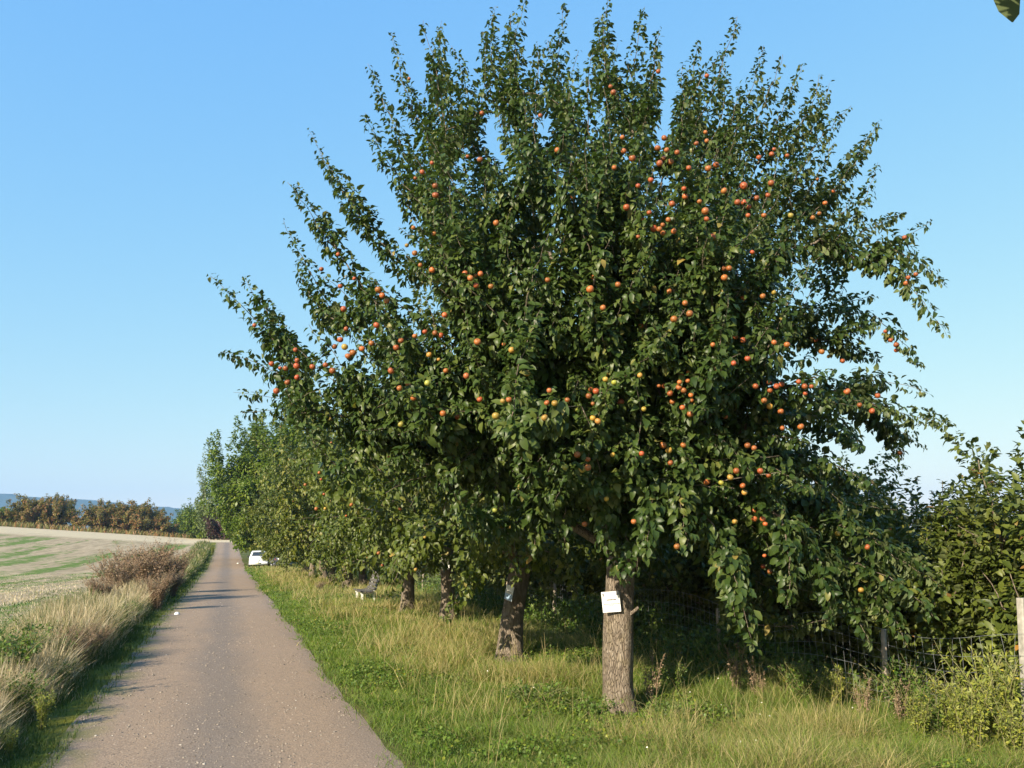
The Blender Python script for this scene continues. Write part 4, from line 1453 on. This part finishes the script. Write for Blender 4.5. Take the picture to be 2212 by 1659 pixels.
lp = np.concatenate([d[0], [at_y(2172, -42, 3.3), at_y(2214, -20, 3.3)]]) - root_p
la = np.concatenate([d[1], [at_y(2180, 46, 3.3) - at_y(2172, -42, 3.3), np.array([.05, 0, -.09])]])
ln = np.concatenate([d[2], [(-.1, .8, .5), (.3, .8, .3)]])
ll = np.concatenate([d[3], [.215, .07]])
lw = np.concatenate([d[4], [.135, .04]])
obj("foliage", leaves_mesh("foliage", (lp, la, ln, ll, lw, np.concatenate([d[5], [.2, .3]]), None), rng, M_APPLE_LEAF, PROF_APPLE, (.1, .2), (.1, .2)), tw)

# ------------------------------------------------------------------ apples, hung among the leaves that are really there
def P_(txt, ox=0.0, oy=0.0, k=1.0):
    out = []
    for w in txt.split():
        x, y, c = w.split(",")
        out.append((ox + float(x) * k, oy + float(y) * k, c))
    return out


FRUIT = P_("884,170,r 1041,245,r 1167,250,r 1204,325,o 933,352,r 912,372,r 897,385,r 940,402,r 941,422,r 1037,345,r 1010,338,r 893,492,o 938,505,o 908,573,o "
           "1072,482,o 1954,513,r 1962,600,r 1978,593,r 1957,612,o 1924,735,r 1936,745,r 1912,716,r 1936,757,r 1944,978,o 1896,855,r 1884,888,r 1857,875,r 1730,922,o 1690,925,o "
           "1725,825,r 1738,835,r 1753,835,r 1740,850,r 1874,1182,r 1810,1153,y 1860,1275,y 1605,735,r 1588,728,r 1672,740,o 1700,745,o 1762,735,r 1775,760,o 1790,770,y "
           "1820,780,r 1585,785,r 1615,775,r 1553,803,o 1567,900,o 1575,580,o 1480,655,o 1490,678,o 1456,690,o 1445,630,o 1385,705,o 1303,665,o 1280,598,o 1275,625,o 1183,605,o "
           "1335,615,o 1605,645,o 1648,640,o 1672,632,y 1540,745,o 1150,905,o 1625,545,r 1564,580,r 1830,846,o 1565,600,o")
FRUIT += P_("370,640,r 350,600,r 432,950,o 440,1045,o 375,1160,o 500,1095,r 720,955,r 675,1025,r 657,1053,o 738,1038,o 810,1055,r 715,1097,r 765,1120,o 690,1130,r 1005,915,o "
            "1017,945,o 1015,975,o 943,993,r 890,1163,r 1078,1140,r 1025,1165,o 1480,1032,r 1463,1067,r 1375,1090,r 1570,1077,r 1460,1267,r 1437,1350,r 1358,1370,r 1270,1285,r "
            "1228,1400,r 1272,1400,r 1305,1432,r 1135,1320,o 857,1305,r 866,1360,o 965,1395,o 628,1245,r 540,1285,r 515,1278,r 445,1350,o 460,1435,r 88,1360,o 775,1410,r 617,1470,r "
            "577,1517,r 1013,1515,r 748,1520,o 710,1555,o 648,1580,r 687,1585,o 712,1612,o 787,1600,o 540,1637,r 1052,1638,r 1890,1322,o 1832,1405,o 1822,1432,o 1792,1477,o 1747,1505,o "
            "1595,1490,y 1410,1490,o 1432,1510,y 1300,1490,o 1780,1240,r 1005,1460,o 680,495,r 1015,525,r", 1209.7, 0, .3125)
FRUIT += P_("325,92,y 480,212,o 463,297,o 517,300,y 604,277,o 766,205,o 802,217,r 752,250,r 780,303,o 665,345,g 875,97,y 868,135,y 903,137,y 928,157,g 1107,107,y 1237,180,o 1277,182,r "
            "1315,232,r 1330,290,o 1400,330,o 1393,115,o 1437,145,o 1380,155,o 1375,190,o 1408,212,o 1412,240,o 1458,245,o 1462,280,o 1452,375,o 1650,77,o 1440,87,o 1998,153,r 1905,183,r "
            "2050,183,r 2085,170,r 2005,213,r 2008,240,o 1965,282,o 2003,322,y 2080,357,o 1697,388,o 158,285,y 200,275,o 365,410,r 448,400,y 780,403,y 815,425,y 1133,340,y 972,292,r 577,687,o "
            "673,655,o 745,687,o 708,755,y 747,745,o 590,742,g 918,655,y 1118,648,r 1265,590,o 1405,590,o 1410,615,o 1307,625,y 1318,712,r 1568,845,o 1667,850,g 1730,812,y 1772,768,r 1938,768,r "
            "1995,800,r 1850,592,r 1895,610,o 1817,870,o 1828,917,y 1063,1118,o 1362,1290,o 725,1135,o 875,962,y 103,1040,g 1892,1045,o 1897,1100,o 1955,1100,o 1900,1128,o 1972,1135,o 1763,1118,y "
            "1967,1353,o 2003,1465,o 1958,1428,r", 1036.8, 777.6, .3125)
FRUIT += P_("955,100,r 840,202,r 1067,268,r 970,320,r 997,315,r 1232,345,o 1260,385,o 1292,422,o 993,478,r 1010,615,r 1220,590,r 970,690,r 1000,740,y 1018,768,y 1058,780,o 1025,803,o 1120,752,o "
            "1185,715,o 660,760,r 672,833,r 495,857,r 555,885,r 592,888,r 668,872,r 778,877,r 868,865,r 915,905,r 672,950,r 605,985,r 528,1045,r 930,738,r 1390,697,r 1357,745,r 1485,665,o 1555,635,r "
            "1625,645,r 1665,660,r 1522,178,r 1605,208,o 1485,92,o 1430,38,y 1833,232,r 1870,265,o 1905,248,o 1940,235,o 1910,315,r 2012,322,o 1692,520,o 1918,705,o 2100,722,o 1585,795,y 1650,827,y "
            "2155,762,y 1320,905,r 1700,905,o 1842,940,o 1440,997,o 1380,1025,o 1572,990,g 1475,1092,o 1935,1103,r 2090,1118,g 2137,1105,y 1680,1200,o 1780,1225,o 2045,1218,y 1390,1275,g 377,590,r", 432, 518.4, .3125)
ROWFRUIT = P_("1080,298,o 1100,338,o 1005,575,o 1008,605,o 1020,628,r 1043,745,r 1155,668,y 1130,770,y 1052,858,y 1218,915,o 1260,828,o 1035,1010,o 1250,1118,o 1645,860,o 1912,1037,o 1840,1085,y 1868,1075,y "
              "1475,1210,o 1385,1245,o 1505,1305,r 1768,1340,y 1855,645,g 682,703,r 735,715,y 895,670,o 800,800,o 982,860,o 1585,375,o 1553,450,o 1430,535,o 860,130,r 700,213,r", 414.7, 864, .2734)

APX = []
for W, own, ci in LEAF_CLOUD:
    px, py, cf = project(W)
    APX.append((px / K, py / K, cf, W, np.full(len(W), own)))
main_c = [a for a in APX if a[4][0] == 0][0]
row_c = tuple(np.concatenate([a[i] for a in APX if a[4][0] != 0]) for i in range(5))


def fruit_point(x, y, cloud):
    d2 = (cloud[0] - x) ** 2 + (cloud[1] - y) ** 2
    near = np.nonzero(d2 < 19 ** 2)[0]
    if len(near) < 3:
        j = int(np.nanargmin(d2))
        if d2[j] > 75 ** 2:
            return None
        return cloud[3][j] + (0, -.03, -.03)
    dep = np.sort(cloud[2][near])
    z = dep[0] - .05 if rng.random() < .60 else dep[min(len(dep) - 1, int(len(dep) * rng.uniform(.0, .08)))] - .02
    f = np.array([0, math.cos(PITCH), math.sin(PITCH)])
    d = D(x, y)
    return EYEP + d * (z / d.dot(f))


def apple_mesh():
    prof = [(0.0, .30), (.16, .40), (.42, .46), (.74, .36), (.95, .10), (.98, -.16), (.84, -.44), (.58, -.66), (.30, -.74), (.10, -.68), (0.0, -.64)]
    n, m = 14, len(prof)
    a = np.linspace(0, 2 * math.pi, n, endpoint=False)
    V = np.array([[(r * math.cos(t), r * math.sin(t), z * 1.38 + .2) for t in a] for r, z in [(max(r, .01), z) for r, z in prof]]).reshape(-1, 3)
    i, j = np.meshgrid(np.arange(m - 1), np.arange(n), indexing='ij')
    F = np.stack([i * n + j, (i + 1) * n + j, (i + 1) * n + (j + 1) % n, i * n + (j + 1) % n], -1).reshape(-1, 4)
    return mesh_data("apple", V, F, M_APPLE)


ME_APPLE = apple_mesh()
ME_STEM = mesh_data("stalk", *tube([(0, 0, .6), (.03, 0, .95), (.10, .02, 1.2)], [.05, .035, .04], 4), M_DRYSTEM)
TINT = {'r': (.27, .018, .018), 'o': (.33, .065, .025), 'y': (.36, .235, .045), 'g': (.24, .28, .05)}
WORD = {'r': "red", 'o': "orange", 'y': "yellow", 'g': "green"}
ROWS_ = [(300, "topmost shoots"), (520, "upper crown"), (700, "middle crown"), (860, "lower middle crown"), (1010, "lower boughs"), (9999, "hanging skirt")]
COLS_ = [(640, "outermost towards the track"), (830, "well out on the track side"), (1050, "on the track side"), (1250, "track side of the trunk"), (1430, "above the trunk"),
         (1580, "fence side of the trunk"), (1720, "on the fence side"), (1860, "well out on the fence side"), (9999, "outermost towards the fence")]
rng = np.random.default_rng(101)
done, made = [], []
for lst, cloud, who in ((FRUIT, main_c, "big"), (ROWFRUIT, row_c, "row")):
    for x, y, c in lst:
        if any((x - a) ** 2 + (y - b) ** 2 < 11 ** 2 for a, b in done):
            continue
        p = fruit_point(x, y, cloud)
        if p is None:
            continue
        done.append((x, y))
        made.append([x, y, c, p, who])
for e in made:
    x, y, c, p, who = e
    nb = sum((x - f[0]) ** 2 + (y - f[1]) ** 2 < 36 ** 2 for f in made) - 1
    row = next(n for lim, n in ROWS_ if y < lim)
    colm = next(n for lim, n in COLS_ if x < lim)
    if who == "row":
        row, colm = ("on a row tree", "near the trunks" if x > 780 else "by the bench" if x > 640 else "far along")
    e += [row, colm, "single" if nb == 0 else "paired" if nb == 1 else "bunched"]

grp = defaultdict(list)
for e in made:
    grp[(e[2], e[4], e[5], e[6], e[7])].append(e)
ORD = ["highest", "second highest", "third highest", "fourth highest", "fifth highest", "sixth highest", "seventh highest", "eighth highest"]
for key, es in grp.items():
    es.sort(key=lambda e: e[1])
    for i, e in enumerate(es):
        x, y, c, p, who, row, colm, near = e
        lab = f"{near} {WORD[c]} apple, {row}, {colm}"
        if len(es) > 1:
            lab = lab.replace("bunched ", "").replace("single ", "").replace("paired ", "") if who == "row" else lab
            lab += ", " + ("lowest" if i == len(es) - 1 else ORD[min(i, 7)]) + " such"
        r = np.clip(rng.normal(.0352, .0048), .024, .045) * (1.0 if who == "big" else .86)
        o = obj("apple", ME_APPLE, None, p, (rng.normal(0, .35), rng.normal(0, .35), rng.uniform(0, 6.28)), (r, r, r * rng.uniform(.9, 1.04)))
        t = np.clip(np.array(TINT[c]) * rng.uniform(.8, 1.2, 3) * rng.uniform(.6, 1.25), 0, 1)
        o.color = (*t, 1)
        s_ = obj("stalk", ME_STEM, o)
        tag(o, lab, "apple", "apples on the big tree by the track" if who == "big" else "apples on the row of trees")

# ------------------------------------------------------------------ the air between here and the hills
hz = bpy.data.materials.new("haze")
hz.use_nodes = True
hn = hz.node_tree
hn.nodes.remove(hn.nodes["Principled BSDF"])
vol = hn.nodes.new("ShaderNodeVolumePrincipled")
vol.inputs["Color"].default_value = (.34, .60, 1.0, 1)
vol.inputs["Density"].default_value = .62 / 4200
hn.links.new(vol.outputs[0], hn.nodes["Material Output"].inputs["Volume"])
V, F = box((0, 2250, 120), (11000, 5000, 310))
tag(obj("haze", mesh_data("haze", V, F, hz, smooth=False)), kind="stuff")
